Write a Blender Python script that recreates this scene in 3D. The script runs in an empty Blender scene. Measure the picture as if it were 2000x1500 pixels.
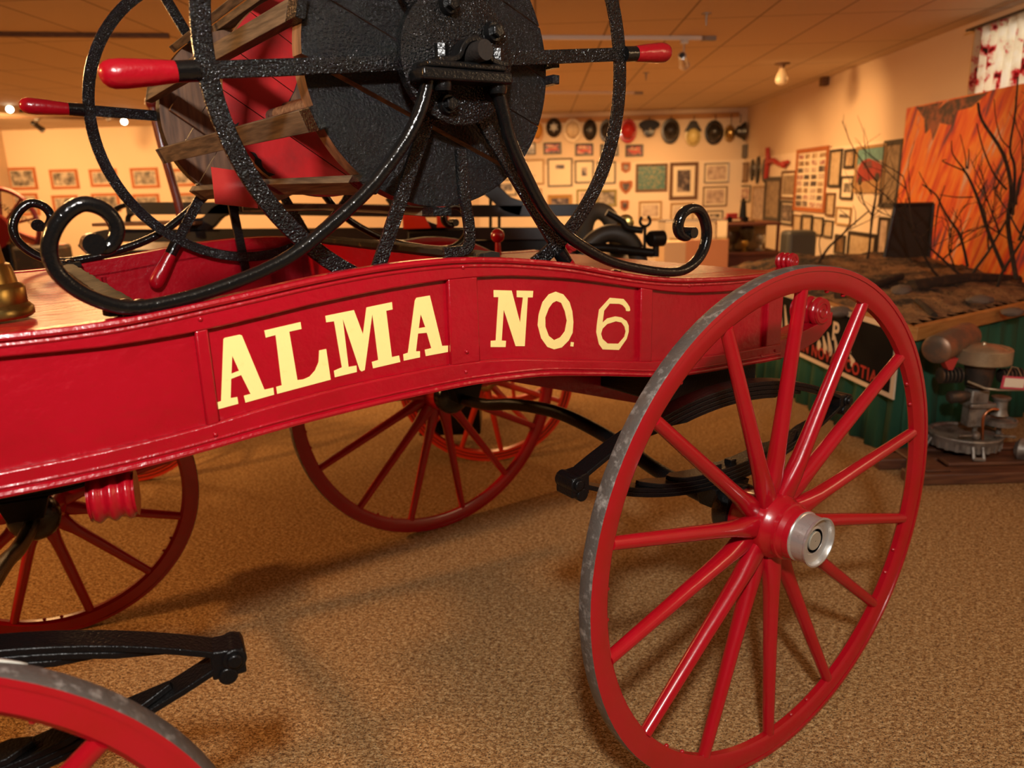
import bpy, bmesh, math, random
from mathutils import Vector, Matrix
random.seed(7)
SC = bpy.context.scene
COL = SC.collection
PI = math.pi
V = Vector

# ------------------------------------------------------------------ camera, world, exposure, main lights
CAM = V((0, 0, 1.4)); FPX = 1470.0
RX = V((0.99963552, -0.00681967, -0.02612116)); UX = V((0.02699672, 0.25251886, 0.96721528)); FX = V((0.0, 0.96756794, -0.25261093))
cd = bpy.data.cameras.new('camera'); cam = bpy.data.objects.new('camera', cd); COL.objects.link(cam)
cd.sensor_fit = 'HORIZONTAL'; cd.sensor_width = 36.0; cd.lens = 36.0 * FPX / 2000.0
cd.clip_start = 0.02; cd.clip_end = 60
cd.dof.use_dof = True; cd.dof.focus_distance = 1.55; cd.dof.aperture_fstop = 3.4
m = Matrix.Identity(4)
for i in range(3):
    m[i][0] = RX[i]; m[i][1] = UX[i]; m[i][2] = -FX[i]; m[i][3] = CAM[i]
cam.matrix_world = m
SC.camera = cam
SC.view_settings.view_transform = 'Standard'; SC.view_settings.look = 'None'
SC.view_settings.gamma = 1.0; SC.view_settings.use_curve_mapping = False
SC.view_settings.exposure = 0.0
w = bpy.data.worlds.new('world'); SC.world = w; w.use_nodes = True
w.node_tree.nodes['Background'].inputs[0].default_value = (0.05, 0.035, 0.02, 1)
w.node_tree.nodes['Background'].inputs[1].default_value = 0.3

WARM = (1.0, 0.54, 0.21)
def area(name, loc, aim, size, power, col, spread=PI, sy=None):
    l = bpy.data.lights.new(name, 'AREA'); l.energy = power; l.color = col; l.size = size; l.spread = spread
    if sy: l.shape = 'RECTANGLE'; l.size_y = sy
    o = bpy.data.objects.new(name, l); COL.objects.link(o); o.location = loc
    o.rotation_euler = (V(aim) - V(loc)).to_track_quat('-Z', 'Y').to_euler(); return o
def spot(name, loc, aim, ang, power, col, blend=.6, rad=.05):
    l = bpy.data.lights.new(name, 'SPOT'); l.energy = power; l.color = col; l.spot_size = ang; l.spot_blend = blend; l.shadow_soft_size = rad
    o = bpy.data.objects.new(name, l); COL.objects.link(o); o.location = loc
    o.rotation_euler = (V(aim) - V(loc)).to_track_quat('-Z', 'Y').to_euler(); return o
def point(name, loc, power, col, rad=.1):
    l = bpy.data.lights.new(name, 'POINT'); l.energy = power; l.color = col; l.shadow_soft_size = rad
    o = bpy.data.objects.new(name, l); COL.objects.link(o); o.location = loc; return o
# the photographer's soft flash above the camera
area('camera_flash', (0.0, -0.55, 2.35), (0.35, 1.7, 0.50), 0.15, 72, (1.0, 0.96, 0.90))
# gallery track lamps behind and beside the camera
spot('gallery_lamp_left', (-3.9, 1.0, 2.45), (0.0, 3.0, 0.2), 1.25, 420, (1.0, .50, .17), .5, .11)
area('gallery_lamp_right', (3.0, 1.2, 2.45), (1.6, 2.6, 0.0), 1.0, 22, (1.0, .66, .36))
# general glow of the gallery's lamps over the far half of the room
for i, (x, y, q) in enumerate([(-3.5, 5.5, 95), (0.3, 6.6, 60), (-1.0, 9.5, 110), (2.0, 9.0, 70), (-5.0, 9.5, 110)]):
    area('ceiling_lamp_glow', (x, y, 2.45), (x, y, 0), .9, q, WARM)
# wall washers of the lighting tracks
for i, (x, y, z, ax_, ay_, az_, q, an) in enumerate([(-8.3, 10.4, 2.4, -8.5, 13.3, 1.6, 420, 1.5), (-6.9, 10.4, 2.4, -6.9, 13.2, 1.6, 420, 1.5), (-5.3, 10.4, 2.4, -5.3, 13.2, 1.6, 380, 1.5), (-3.3, 10.6, 2.4, -3.3, 13, 1.4, 260, 1.5), (.4, 10.9, 2.4, .5, 13, 1.2, 190, 1.35), (1.6, 10.9, 2.4, 1.8, 13, 1.2, 190, 1.35), (2.6, 10.9, 2.4, 3.0, 13, 1.2, 170, 1.35), (2.2, 7.9, 2.45, 3.7, 8.5, 1.75, 130, 1.25), (2.3, 10.0, 2.4, 3.8, 10.4, 1.2, 80, 1.3), (2.4, 5.6, 2.45, 3.5, 6.4, 1.2, 42, 1.3)]):
    spot('wall_washer', (x, y, z), (ax_, ay_, az_), an, q * .62, WARM, .9, .06)

# ------------------------------------------------------------------ rays used to read real distances
def ray(px, py): return (RX * ((px - 1000) / FPX) - UX * ((py - 750) / FPX) + FX)
def hit(px, py, p0, n):
    d = ray(px, py); t = (V(p0) - CAM).dot(n) / d.dot(n); return CAM + d * t
def atY(px, py, Y): return hit(px, py, (0, Y, 0), V((0, 1, 0)))
def atZ(px, py, Z): return hit(px, py, (0, 0, Z), V((0, 0, 1)))

# ------------------------------------------------------------------ materials
MATS = {}
def mat(name, col, rough=.5, metal=0, coat=0, bump=None, var=None, spec=None):
    """bump=(scale,strength,detail) ; var=(scale,colour2,lo,hi)"""
    if name in MATS: return MATS[name]
    m = bpy.data.materials.new(name); m.use_nodes = True; nt = m.node_tree; b = nt.nodes['Principled BSDF']
    b.inputs['Base Color'].default_value = (*col, 1); b.inputs['Roughness'].default_value = rough; b.inputs['Metallic'].default_value = metal
    if coat: b.inputs['Coat Weight'].default_value = coat; b.inputs['Coat Roughness'].default_value = .08
    if spec is not None: b.inputs['Specular IOR Level'].default_value = spec
    tc = nt.nodes.new('ShaderNodeTexCoord')
    if var:
        for k, (sc, c2, lo, hi) in enumerate(var if isinstance(var, list) else [var]):
            n = nt.nodes.new('ShaderNodeTexNoise'); n.inputs['Scale'].default_value = sc; n.inputs['Detail'].default_value = 5; n.inputs['Roughness'].default_value = .65
            nt.links.new(tc.outputs['Object'], n.inputs['Vector'])
            r = nt.nodes.new('ShaderNodeMapRange'); r.inputs[1].default_value = lo; r.inputs[2].default_value = hi
            nt.links.new(n.outputs['Fac'], r.inputs[0])
            mx = nt.nodes.new('ShaderNodeMix'); mx.data_type = 'RGBA'
            src = b.inputs['Base Color'].links[0].from_socket if b.inputs['Base Color'].links else None
            if src: nt.links.new(src, mx.inputs['A'])
            else: mx.inputs['A'].default_value = (*col, 1)
            mx.inputs['B'].default_value = (*c2, 1)
            nt.links.new(r.outputs[0], mx.inputs['Factor']); nt.links.new(mx.outputs['Result'], b.inputs['Base Color'])
    if bump:
        n = nt.nodes.new('ShaderNodeTexNoise'); n.inputs['Scale'].default_value = bump[0]; n.inputs['Detail'].default_value = bump[2]
        nt.links.new(tc.outputs['Object'], n.inputs['Vector'])
        bp = nt.nodes.new('ShaderNodeBump'); bp.inputs['Strength'].default_value = bump[1]; bp.inputs['Distance'].default_value = bump[3] if len(bump) > 3 else .002
        nt.links.new(n.outputs['Fac'], bp.inputs['Height']); nt.links.new(bp.outputs['Normal'], b.inputs['Normal'])
        if coat: nt.links.new(bp.outputs['Normal'], b.inputs['Coat Normal'])
    MATS[name] = m; return m

def wood(name, c1, c2, scale=(2, 30, 30), rough=.6, coat=0):
    m = bpy.data.materials.new(name); m.use_nodes = True; nt = m.node_tree; b = nt.nodes['Principled BSDF']; b.inputs['Roughness'].default_value = rough
    b.inputs['Coat Weight'].default_value = coat
    tc = nt.nodes.new('ShaderNodeTexCoord'); mp = nt.nodes.new('ShaderNodeMapping'); mp.inputs['Scale'].default_value = scale
    n = nt.nodes.new('ShaderNodeTexNoise'); n.inputs['Scale'].default_value = 3; n.inputs['Detail'].default_value = 8
    nt.links.new(tc.outputs['Object'], mp.inputs[0]); nt.links.new(mp.outputs[0], n.inputs['Vector'])
    cr = nt.nodes.new('ShaderNodeValToRGB'); cr.color_ramp.elements[0].color = (*c1, 1); cr.color_ramp.elements[1].color = (*c2, 1)
    cr.color_ramp.elements[0].position = .35; cr.color_ramp.elements[1].position = .68
    nt.links.new(n.outputs['Fac'], cr.inputs[0]); nt.links.new(cr.outputs[0], b.inputs['Base Color'])
    bp = nt.nodes.new('ShaderNodeBump'); bp.inputs['Strength'].default_value = .4; bp.inputs['Distance'].default_value = .002
    nt.links.new(n.outputs['Fac'], bp.inputs['Height']); nt.links.new(bp.outputs['Normal'], b.inputs['Normal'])
    return m

RED = mat('red_enamel', (.37, .002, .011), .27, coat=.35, bump=(48, .9, 7, .0025), var=[(6, (.31, .002, .008), .4, .7), (160, (.12, .004, .006), .70, .76)])
REDW = mat('red_wheel_paint', (.37, .003, .011), .26, coat=.3, bump=(30, .25, 4), var=[(9, (.33, .004, .006), .45, .7), (55, (.20, .02, .02), .70, .78)])
DECK = mat('red_deck_paint', (.34, .014, .010), .24, spec=.05, bump=(45, .5, 6, .0015), var=(5, (.30, .02, .014), .4, .7))
BLK = mat('black_hammered_paint', (.006, .006, .006), .11, bump=(250, 1.0, 1, .0065), spec=.42)
BLKS = mat('black_gloss_paint', (.005, .005, .005), .12, bump=(170, .7, 3, .0012), spec=.5)
BLKM = mat('black_satin_paint', (.005, .0045, .0045), .28, bump=(220, .8, 3, .0015), spec=.22)
BLKT = mat('black_thick_paint_on_wood', (.005, .005, .005), .11, bump=(190, 1.0, 5, .0055), spec=.32)
IRON = mat('worn_tyre_iron', (.085, .072, .062), .5, metal=.1, bump=(140, .7, 5), var=[(45, (.30, .27, .24), .52, .72), (16, (.10, .075, .06), .5, .7)])
SILV = mat('silver_paint', (.55, .53, .50), .30, metal=.7, bump=(160, .15, 3), var=(60, (.36, .33, .30), .6, .75))
BRASS = mat('aged_brass', (.50, .34, .10), .28, metal=1, bump=(20, .2, 3), var=(10, (.28, .20, .07), .45, .65))
OLDGOLD = mat('worn_black_over_brass_strip', (.02, .016, .012), .6, spec=.08, bump=(60, .6, 5), var=(34, (.16, .10, .04), .58, .74))
CREAM = mat('pale_yellow_lettering', (.93, .74, .27), .45, bump=(90, .25, 4), var=(60, (.86, .66, .22), .6, .75))
REELRED = mat('worn_red_reel_disc', (.46, .008, .010), .42, bump=(24, .4, 5), var=[(9, (.30, .012, .012), .45, .66), (14, (.05, .012, .012), .66, .74)])
SLAT = wood('weathered_slat_wood', (.035, .025, .017), (.14, .098, .060), (40, 2, 40), .6)
DISCW = wood('brown_disc_wood', (.075, .035, .018), (.24, .115, .055), (20, 20, 2.5), .55)

# ------------------------------------------------------------------ mesh helpers
def newbm(): return bmesh.new()
def obj(name, bm, m, parent=None, smooth=True, bevel=0, loc=None, rot=None):
    me = bpy.data.meshes.new(name)
    bmesh.ops.recalc_face_normals(bm, faces=bm.faces[:])
    bm.to_mesh(me); bm.free()
    for mm in (m if isinstance(m, (list, tuple)) else [m]): me.materials.append(mm)
    o = bpy.data.objects.new(name, me); COL.objects.link(o)
    if parent: o.parent = parent
    if loc is not None: o.location = loc
    if rot is not None: o.rotation_euler = rot
    if smooth:
        for p in me.polygons: p.use_smooth = True
        me.set_sharp_from_angle(angle=math.radians(38))
    if bevel:
        b = o.modifiers.new('bevel', 'BEVEL'); b.width = bevel; b.segments = 2; b.limit_method = 'ANGLE'; b.angle_limit = math.radians(40)
    return o
def empty(name, loc=(0, 0, 0), rz=0):
    o = bpy.data.objects.new(name, None); COL.objects.link(o); o.location = loc; o.rotation_euler = (0, 0, rz); o.empty_display_size = .1; return o
def tag(o, label=None, cat=None, group=None, kind=None):
    if label: o['label'] = label
    if cat: o['category'] = cat
    if group: o['group'] = group
    if kind: o['kind'] = kind
    return o
def box(bm, a, b, M=None):
    x0, y0, z0 = a; x1, y1, z1 = b
    vs = [bm.verts.new(v) for v in [(x0, y0, z0), (x1, y0, z0), (x1, y1, z0), (x0, y1, z0), (x0, y0, z1), (x1, y0, z1), (x1, y1, z1), (x0, y1, z1)]]
    if M is not None:
        for v in vs: v.co = M @ v.co
    for f in [(0, 3, 2, 1), (4, 5, 6, 7), (0, 1, 5, 4), (1, 2, 6, 5), (2, 3, 7, 6), (3, 0, 4, 7)]: bm.faces.new([vs[i] for i in f])
def hexa(bm, q0, q1):
    """solid between two quads of 4 points"""
    a = [bm.verts.new(p) for p in q0]; b = [bm.verts.new(p) for p in q1]
    bm.faces.new(a[::-1]); bm.faces.new(b)
    n = len(a)
    for i in range(n): bm.faces.new([a[i], a[(i + 1) % n], b[(i + 1) % n], b[i]])
def lathe(bm, prof, c=(0, 0, 0), axis=(0, 0, 1), n=32, cap=True):
    """prof = [(s along axis, radius)]"""
    ax = V(axis).normalized(); t = V((1, 0, 0)) if abs(ax.x) < .9 else V((0, 1, 0)); u = ax.cross(t).normalized(); v = ax.cross(u)
    rings = []
    for s, r in prof:
        rings.append([bm.verts.new(V(c) + ax * s + u * (r * math.cos(2 * PI * k / n)) + v * (r * math.sin(2 * PI * k / n))) for k in range(n)])
    for a, b in zip(rings, rings[1:]):
        for k in range(n): bm.faces.new([a[k], a[(k + 1) % n], b[(k + 1) % n], b[k]])
    if cap: bm.faces.new(rings[0][::-1]); bm.faces.new(rings[-1])
def cyl(bm, p0, p1, r0, r1=None, n=16):
    p0, p1 = V(p0), V(p1); r1 = r0 if r1 is None else r1
    lathe(bm, [(0, r0), ((p1 - p0).length, r1)], p0, p1 - p0, n)
def ball(bm, c, r, n=16, sz=1):
    prof = [(-r * sz * math.cos(PI * k / 8), max(r * math.sin(PI * k / 8), 1e-4)) for k in range(9)]
    lathe(bm, prof, c, (0, 0, 1), n)
def tube(bm, pts, r, n=12, closed=False, side=None, sect=None, smooth=1):
    """sweep; r radius or list; sect = list of (s,t) offsets (s along side, t along normal)"""
    pts = [V(p) for p in pts]; N = len(pts)
    tang = []
    for i in range(N):
        a = pts[(i - 1) % N] if (closed or i > 0) else pts[i]; b = pts[(i + 1) % N] if (closed or i < N - 1) else pts[i]
        tang.append((b - a).normalized())
    rings = []; up = None
    for i in range(N):
        t = tang[i]
        if side is not None: s = (V(side) - t * V(side).dot(t)).normalized()
        else:
            if up is None: up = V((0, 0, 1)) if abs(t.z) < .8 else V((0, 1, 0))
            s = (up - t * up.dot(t)).normalized(); up = s
        q = t.cross(s)
        if sect: offs = sect[i] if isinstance(sect[0], list) else sect
        else:
            rr = r[i] if isinstance(r, (list, tuple)) else r
            offs = [(rr * math.cos(2 * PI * k / n), rr * math.sin(2 * PI * k / n)) for k in range(n)]
        rings.append([bm.verts.new(pts[i] + s * a + q * b) for a, b in offs])
    m_ = len(rings[0])
    rng = range(N) if closed else range(N - 1)
    for i in rng:
        a, b = rings[i], rings[(i + 1) % N]
        for k in range(m_): bm.faces.new([a[k], a[(k + 1) % m_], b[(k + 1) % m_], b[k]])
    if not closed: bm.faces.new(rings[0][::-1]); bm.faces.new(rings[-1])
def rect(w, h): return [(-w / 2, -h / 2), (w / 2, -h / 2), (w / 2, h / 2), (-w / 2, h / 2)]
def spline(pts, n=6, closed=False):
    pts = [V(p) for p in pts]; out = []; N = len(pts)
    g = (lambda i: pts[i % N]) if closed else (lambda i: pts[max(0, min(N - 1, i))])
    for i in range(N if closed else N - 1):
        p0, p1, p2, p3 = g(i - 1), g(i), g(i + 1), g(i + 2)
        for k in range(n):
            t = k / n; out.append(.5 * ((2 * p1) + (p2 - p0) * t + (2 * p0 - 5 * p1 + 4 * p2 - p3) * t * t + (3 * p1 - p0 - 3 * p2 + p3) * t ** 3))
    if not closed: out.append(pts[-1])
    return out
def flat(name, loops, frame, depth, m, parent=None):
    """filled 2-D outlines (holes allowed) as a thin solid; frame = 4x4"""
    cu = bpy.data.curves.new(name, 'CURVE'); cu.dimensions = '2D'; cu.fill_mode = 'BOTH'; cu.extrude = depth
    for lp in loops:
        s = cu.splines.new('POLY'); s.points.add(len(lp) - 1)
        for p, q in zip(s.points, lp): p.co = (q[0], q[1], 0, 1)
        s.use_cyclic_u = True
    t = bpy.data.objects.new('tmp', cu); me = bpy.data.meshes.new_from_object(t); bpy.data.objects.remove(t)
    me.transform(frame); me.materials.append(m); me.name = name
    o = bpy.data.objects.new(name, me); COL.objects.link(o)
    if parent: o.parent = parent
    return o
def text(name, s, size, frame, m, parent=None, depth=.001, space=1.0):
    cu = bpy.data.curves.new(name, 'FONT'); cu.body = s; cu.size = size; cu.extrude = depth; cu.space_character = space; cu.offset = size * .02
    t = bpy.data.objects.new('tmp', cu); me = bpy.data.meshes.new_from_object(t); bpy.data.objects.remove(t)
    me.transform(frame); me.materials.append(m); me.name = name
    o = bpy.data.objects.new(name, me); COL.objects.link(o)
    if parent: o.parent = parent
    return o
def lerp(tab, x):
    if x <= tab[0][0]: return tab[0][1]
    for (a, b), (c, d) in zip(tab, tab[1:]):
        if x <= c: 
            t = (x - a) / (c - a); return b + (d - b) * t
    return tab[-1][1]
def frame_of(o, ex, ey, ez):
    M = Matrix.Identity(4)
    for i in range(3): M[i][0] = ex[i]; M[i][1] = ey[i]; M[i][2] = ez[i]; M[i][3] = o[i]
    return M
def clip(poly, p, n):
    """keep the side of a convex 2-D polygon where (q-p).n >= 0"""
    out = []
    for a, b in zip(poly, poly[1:] + poly[:1]):
        da = (a[0] - p[0]) * n[0] + (a[1] - p[1]) * n[1]; db = (b[0] - p[0]) * n[0] + (b[1] - p[1]) * n[1]
        if da >= 0: out.append(a)
        if (da >= 0) != (db >= 0):
            t = da / (da - db); out.append((a[0] + (b[0] - a[0]) * t, a[1] + (b[1] - a[1]) * t))
    return out

# ------------------------------------------------------------------ the room
PHI = .0405
ER = V((math.cos(PHI), -math.sin(PHI), 0)); EF = V((math.sin(PHI), math.cos(PHI), 0))
XR = 3.405; DB = 13.02; HC = 2.55; XL = -9.0; DF = -4.0
def room(u, v, z): return ER * u + EF * v + V((0, 0, z))
def carpet():
    m = bpy.data.materials.new('speckled_carpet'); m.use_nodes = True; nt = m.node_tree; b = nt.nodes['Principled BSDF']; b.inputs['Roughness'].default_value = .95; b.inputs['Specular IOR Level'].default_value = .1
    tc = nt.nodes.new('ShaderNodeTexCoord'); mp = nt.nodes.new('ShaderNodeMapping'); mp.inputs['Rotation'].default_value = (0, 0, .3); mp.inputs['Scale'].default_value = (1, 1.9, 1)
    nt.links.new(tc.outputs['Object'], mp.inputs[0])
    def noise(s, d, r=.6):
        n = nt.nodes.new('ShaderNodeTexNoise'); n.inputs['Scale'].default_value = s; n.inputs['Detail'].default_value = d; n.inputs['Roughness'].default_value = r
        nt.links.new(mp.outputs[0], n.inputs['Vector']); return n
    a = noise(62, 6, 1.0); cr = nt.nodes.new('ShaderNodeValToRGB'); e = cr.color_ramp.elements
    e[0].position = .38; e[0].color = (.018, .011, .007, 1); e[1].position = .61; e[1].color = (.78, .60, .36, 1)
    for p, c in ((.43, (.12, .052, .018)), (.485, (.30, .145, .048)), (.525, (.52, .32, .125)), (.565, (.70, .50, .25))):
        q = e.new(p); q.color = (*c, 1)
    nt.links.new(a.outputs['Fac'], cr.inputs[0])
    sp = noise(170, 2, .5); r = nt.nodes.new('ShaderNodeMapRange'); r.inputs[1].default_value = .57; r.inputs[2].default_value = .62; nt.links.new(sp.outputs['Fac'], r.inputs[0])
    mx = nt.nodes.new('ShaderNodeMix'); mx.data_type = 'RGBA'; mx.inputs['B'].default_value = (.022, .022, .018, 1)
    lo = noise(17, 4, .7); r2 = nt.nodes.new('ShaderNodeMapRange'); r2.inputs[1].default_value = .38; r2.inputs[2].default_value = .66; r2.inputs[3].default_value = 0; r2.inputs[4].default_value = .30; nt.links.new(lo.outputs['Fac'], r2.inputs[0])
    m0 = nt.nodes.new('ShaderNodeMix'); m0.data_type = 'RGBA'; m0.inputs['B'].default_value = (.20, .085, .025, 1); nt.links.new(cr.outputs[0], m0.inputs['A']); nt.links.new(r2.outputs[0], m0.inputs['Factor'])
    nt.links.new(m0.outputs['Result'], mx.inputs['A']); nt.links.new(r.outputs[0], mx.inputs['Factor']); nt.links.new(mx.outputs['Result'], b.inputs['Base Color'])
    bp = nt.nodes.new('ShaderNodeBump'); bp.inputs['Strength'].default_value = .5; bp.inputs['Distance'].default_value = .004
    nt.links.new(a.outputs['Fac'], bp.inputs['Height']); nt.links.new(bp.outputs['Normal'], b.inputs['Normal']); return m
def ceilmat():
    m = bpy.data.materials.new('ceiling_tiles'); m.use_nodes = True; nt = m.node_tree; b = nt.nodes['Principled BSDF']; b.inputs['Roughness'].default_value = .85
    tc = nt.nodes.new('ShaderNodeTexCoord'); mp = nt.nodes.new('ShaderNodeMapping'); mp.inputs['Rotation'].default_value = (0, 0, PHI)
    br = nt.nodes.new('ShaderNodeTexBrick'); br.offset = 0; br.inputs['Scale'].default_value = 1; br.inputs['Brick Width'].default_value = .54; br.inputs['Row Height'].default_value = 1.2; br.inputs['Mortar Size'].default_value = .008
    br.inputs['Color1'].default_value = (.60, .50, .38, 1); br.inputs['Color2'].default_value = (.58, .485, .37, 1); br.inputs['Mortar'].default_value = (.24, .19, .14, 1)
    nt.links.new(tc.outputs['Object'], mp.inputs[0]); nt.links.new(mp.outputs[0], br.inputs['Vector']); nt.links.new(br.outputs['Color'], b.inputs['Base Color']); return m
WALL = mat('cream_wall_paint', (.72, .57, .40), .8, bump=(60, .1, 3))
BOARD = mat('pale_display_board', (.82, .69, .52), .75, bump=(80, .08, 3))
def slab(name, pts, t, m):
    bm = newbm(); hexa(bm, [p for p in pts], [p + V(t) for p in pts]); o = obj(name, bm, m, smooth=False); o['kind'] = 'structure'; return o
c = [room(XL, DF, 0), room(XR, DF, 0), room(XR, DB, 0), room(XL, DB, 0)]
slab('floor', c, (0, 0, -.1), carpet())
slab('ceiling', [p + V((0, 0, HC)) for p in c], (0, 0, .1), ceilmat())
slab('wall_back', [c[3], c[2], c[2] + V((0, 0, HC)), c[3] + V((0, 0, HC))], EF * .1, WALL)
slab('wall_right', [c[2], c[1], c[1] + V((0, 0, HC)), c[2] + V((0, 0, HC))], ER * .1, WALL)
slab('wall_left', [c[0], c[3], c[3] + V((0, 0, HC)), c[0] + V((0, 0, HC))], -ER * .1, WALL)
slab('wall_front', [c[0], c[1], c[1] + V((0, 0, HC)), c[0] + V((0, 0, HC))], -EF * .1, WALL)
ZB = 1.745
slab('trim_1', [room(-1.0, DB, .0), room(XR, DB, 0), room(XR, DB, ZB), room(-1.0, DB, ZB)], EF * -.03, BOARD)
slab('trim_2', [room(XR, DB, 0), room(XR, 6.2, 0), room(XR, 6.2, ZB), room(XR, DB, ZB)], ER * -.03, BOARD)

# ================================================================== THE HOSE REEL CART
TH = .605
cart = empty('hose_reel_cart', (.1547, 2.2985, 0), TH)
tag(cart, 'bright red hand-drawn hose reel cart lettered ALMA NO. 6 with black iron reel', 'fire cart')
TOP = [(-2.1, 1.235), (-1.43, 1.223), (-1.349, 1.222), (-1.261, 1.226), (-1.165, 1.238), (-1.077, 1.248), (-.989, 1.260), (-.856, 1.272), (-.717, 1.275), (-.649, 1.271), (-.567, 1.264), (-.409, 1.241), (-.304, 1.216), (-.181, 1.192), (-.078, 1.179), (.088, 1.168), (.209, 1.165), (.34, 1.164)]
RB = [(-2.1, 1.205), (-1.435, 1.191), (-1.302, 1.186), (-1.178, 1.192), (-1.073, 1.204), (-.993, 1.215), (-.85, 1.228), (-.716, 1.234), (-.647, 1.233), (-.568, 1.229), (-.409, 1.208), (-.205, 1.168), (-.077, 1.144), (.091, 1.131), (.34, 1.126)]
LT = [(-2.1, 1.025), (-1.462, 1.028), (-1.325, 1.029), (-1.187, 1.037), (-1.098, 1.050), (-.932, 1.064), (-.715, 1.069), (-.655, 1.067), (-.574, 1.060), (-.41, 1.031), (-.21, .997), (-.123, .985), (.132, .969), (.34, .966)]
BO = [(-2.1, .985), (-1.468, .990), (-1.356, .988), (-1.228, .993), (-1.082, 1.006), (-.976, 1.013), (-.834, 1.019), (-.675, 1.021), (-.495, 1.010), (-.289, .975), (-.174, .953), (-.04, .935), (.34, .921)]
def xs(a, b, n): return [a + (b - a) * i / n for i in range(n + 1)]
def sm(tab, x): return (lerp(tab, x - .05) + 2 * lerp(tab, x) + lerp(tab, x + .05)) / 4
def band(bm, x0, x1, hi, lo, y0, y1, n=60):
    X = xs(x0, x1, n); rings = []
    for x in X: rings.append([bm.verts.new((x, y0, lo(x))), bm.verts.new((x, y0, hi(x))), bm.verts.new((x, y1, hi(x))), bm.verts.new((x, y1, lo(x)))])
    for a, b in zip(rings, rings[1:]):
        for k in range(4): bm.faces.new([a[k], a[(k + 1) % 4], b[(k + 1) % 4], b[k]])
    bm.faces.new(rings[0]); bm.faces.new(rings[-1][::-1])
top = lambda x: sm(TOP, x); rb = lambda x: sm(RB, x); lt = lambda x: sm(LT, x); bo = lambda x: sm(BO, x)
XE = .325; XF = -2.0
for s in (-1, 1):
    def Y(v): return s * v
    bm = newbm(); band(bm, XF, XE, lambda x: rb(x) + .008, lambda x: lt(x) - .008, Y(.530), Y(.548)); panel = obj('side_panel', bm, RED, cart)
    bm = newbm(); band(bm, XF, XE, top, rb, Y(.530), Y(.561)); rail = obj('top_rail', bm, RED, cart, bevel=.003)
    bm = newbm(); tube(bm, [(x, Y(.5625), top(x) - .0045) for x in xs(XF, XE, 70)], .0058, 8); obj('moulding', bm, RED, rail)
    bm = newbm(); tube(bm, [(x, Y(.5605), top(x) - .0155) for x in xs(XF, XE, 70)], .0036, 8); obj('moulding', bm, RED, rail)
    bm = newbm(); band(bm, XF, XE, lt, bo, Y(.530), Y(.561)); rail2 = obj('bottom_rail', bm, RED, cart, bevel=.003)
    bm = newbm(); tube(bm, [(x, Y(.5615), bo(x) + .006) for x in xs(XF, XE, 70)], .0058, 8); obj('moulding', bm, RED, rail2)
    bm = newbm(); tube(bm, [(x, Y(.5605), bo(x) + .0165) for x in xs(XF, XE, 70)], .0032, 8); obj('moulding', bm, RED, rail2)
    for a, b in ((-1.178, -1.158), (-.716, -.650), (-.208, -.170), (.262, XE)):
        bm = newbm(); band(bm, a, b, lambda x: rb(x) + .002, lambda x: lt(x) - .002, Y(.530), Y(.560), 4); obj('stile', bm, RED, cart, bevel=.003)
    bm = newbm()
    pts = [(-1.168, 1.022), (-.683, 1.255), (-.686, 1.05), (-.682, 1.09), (-1.168, 1.213), (.24, .944), (-.05, 1.16), (0.0, 1.158), (.30, .95)]
    for x, z in pts: ball(bm, (x, Y(.561), z), .0042, 10)
    obj('screw_head', bm, RED, cart)
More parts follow.
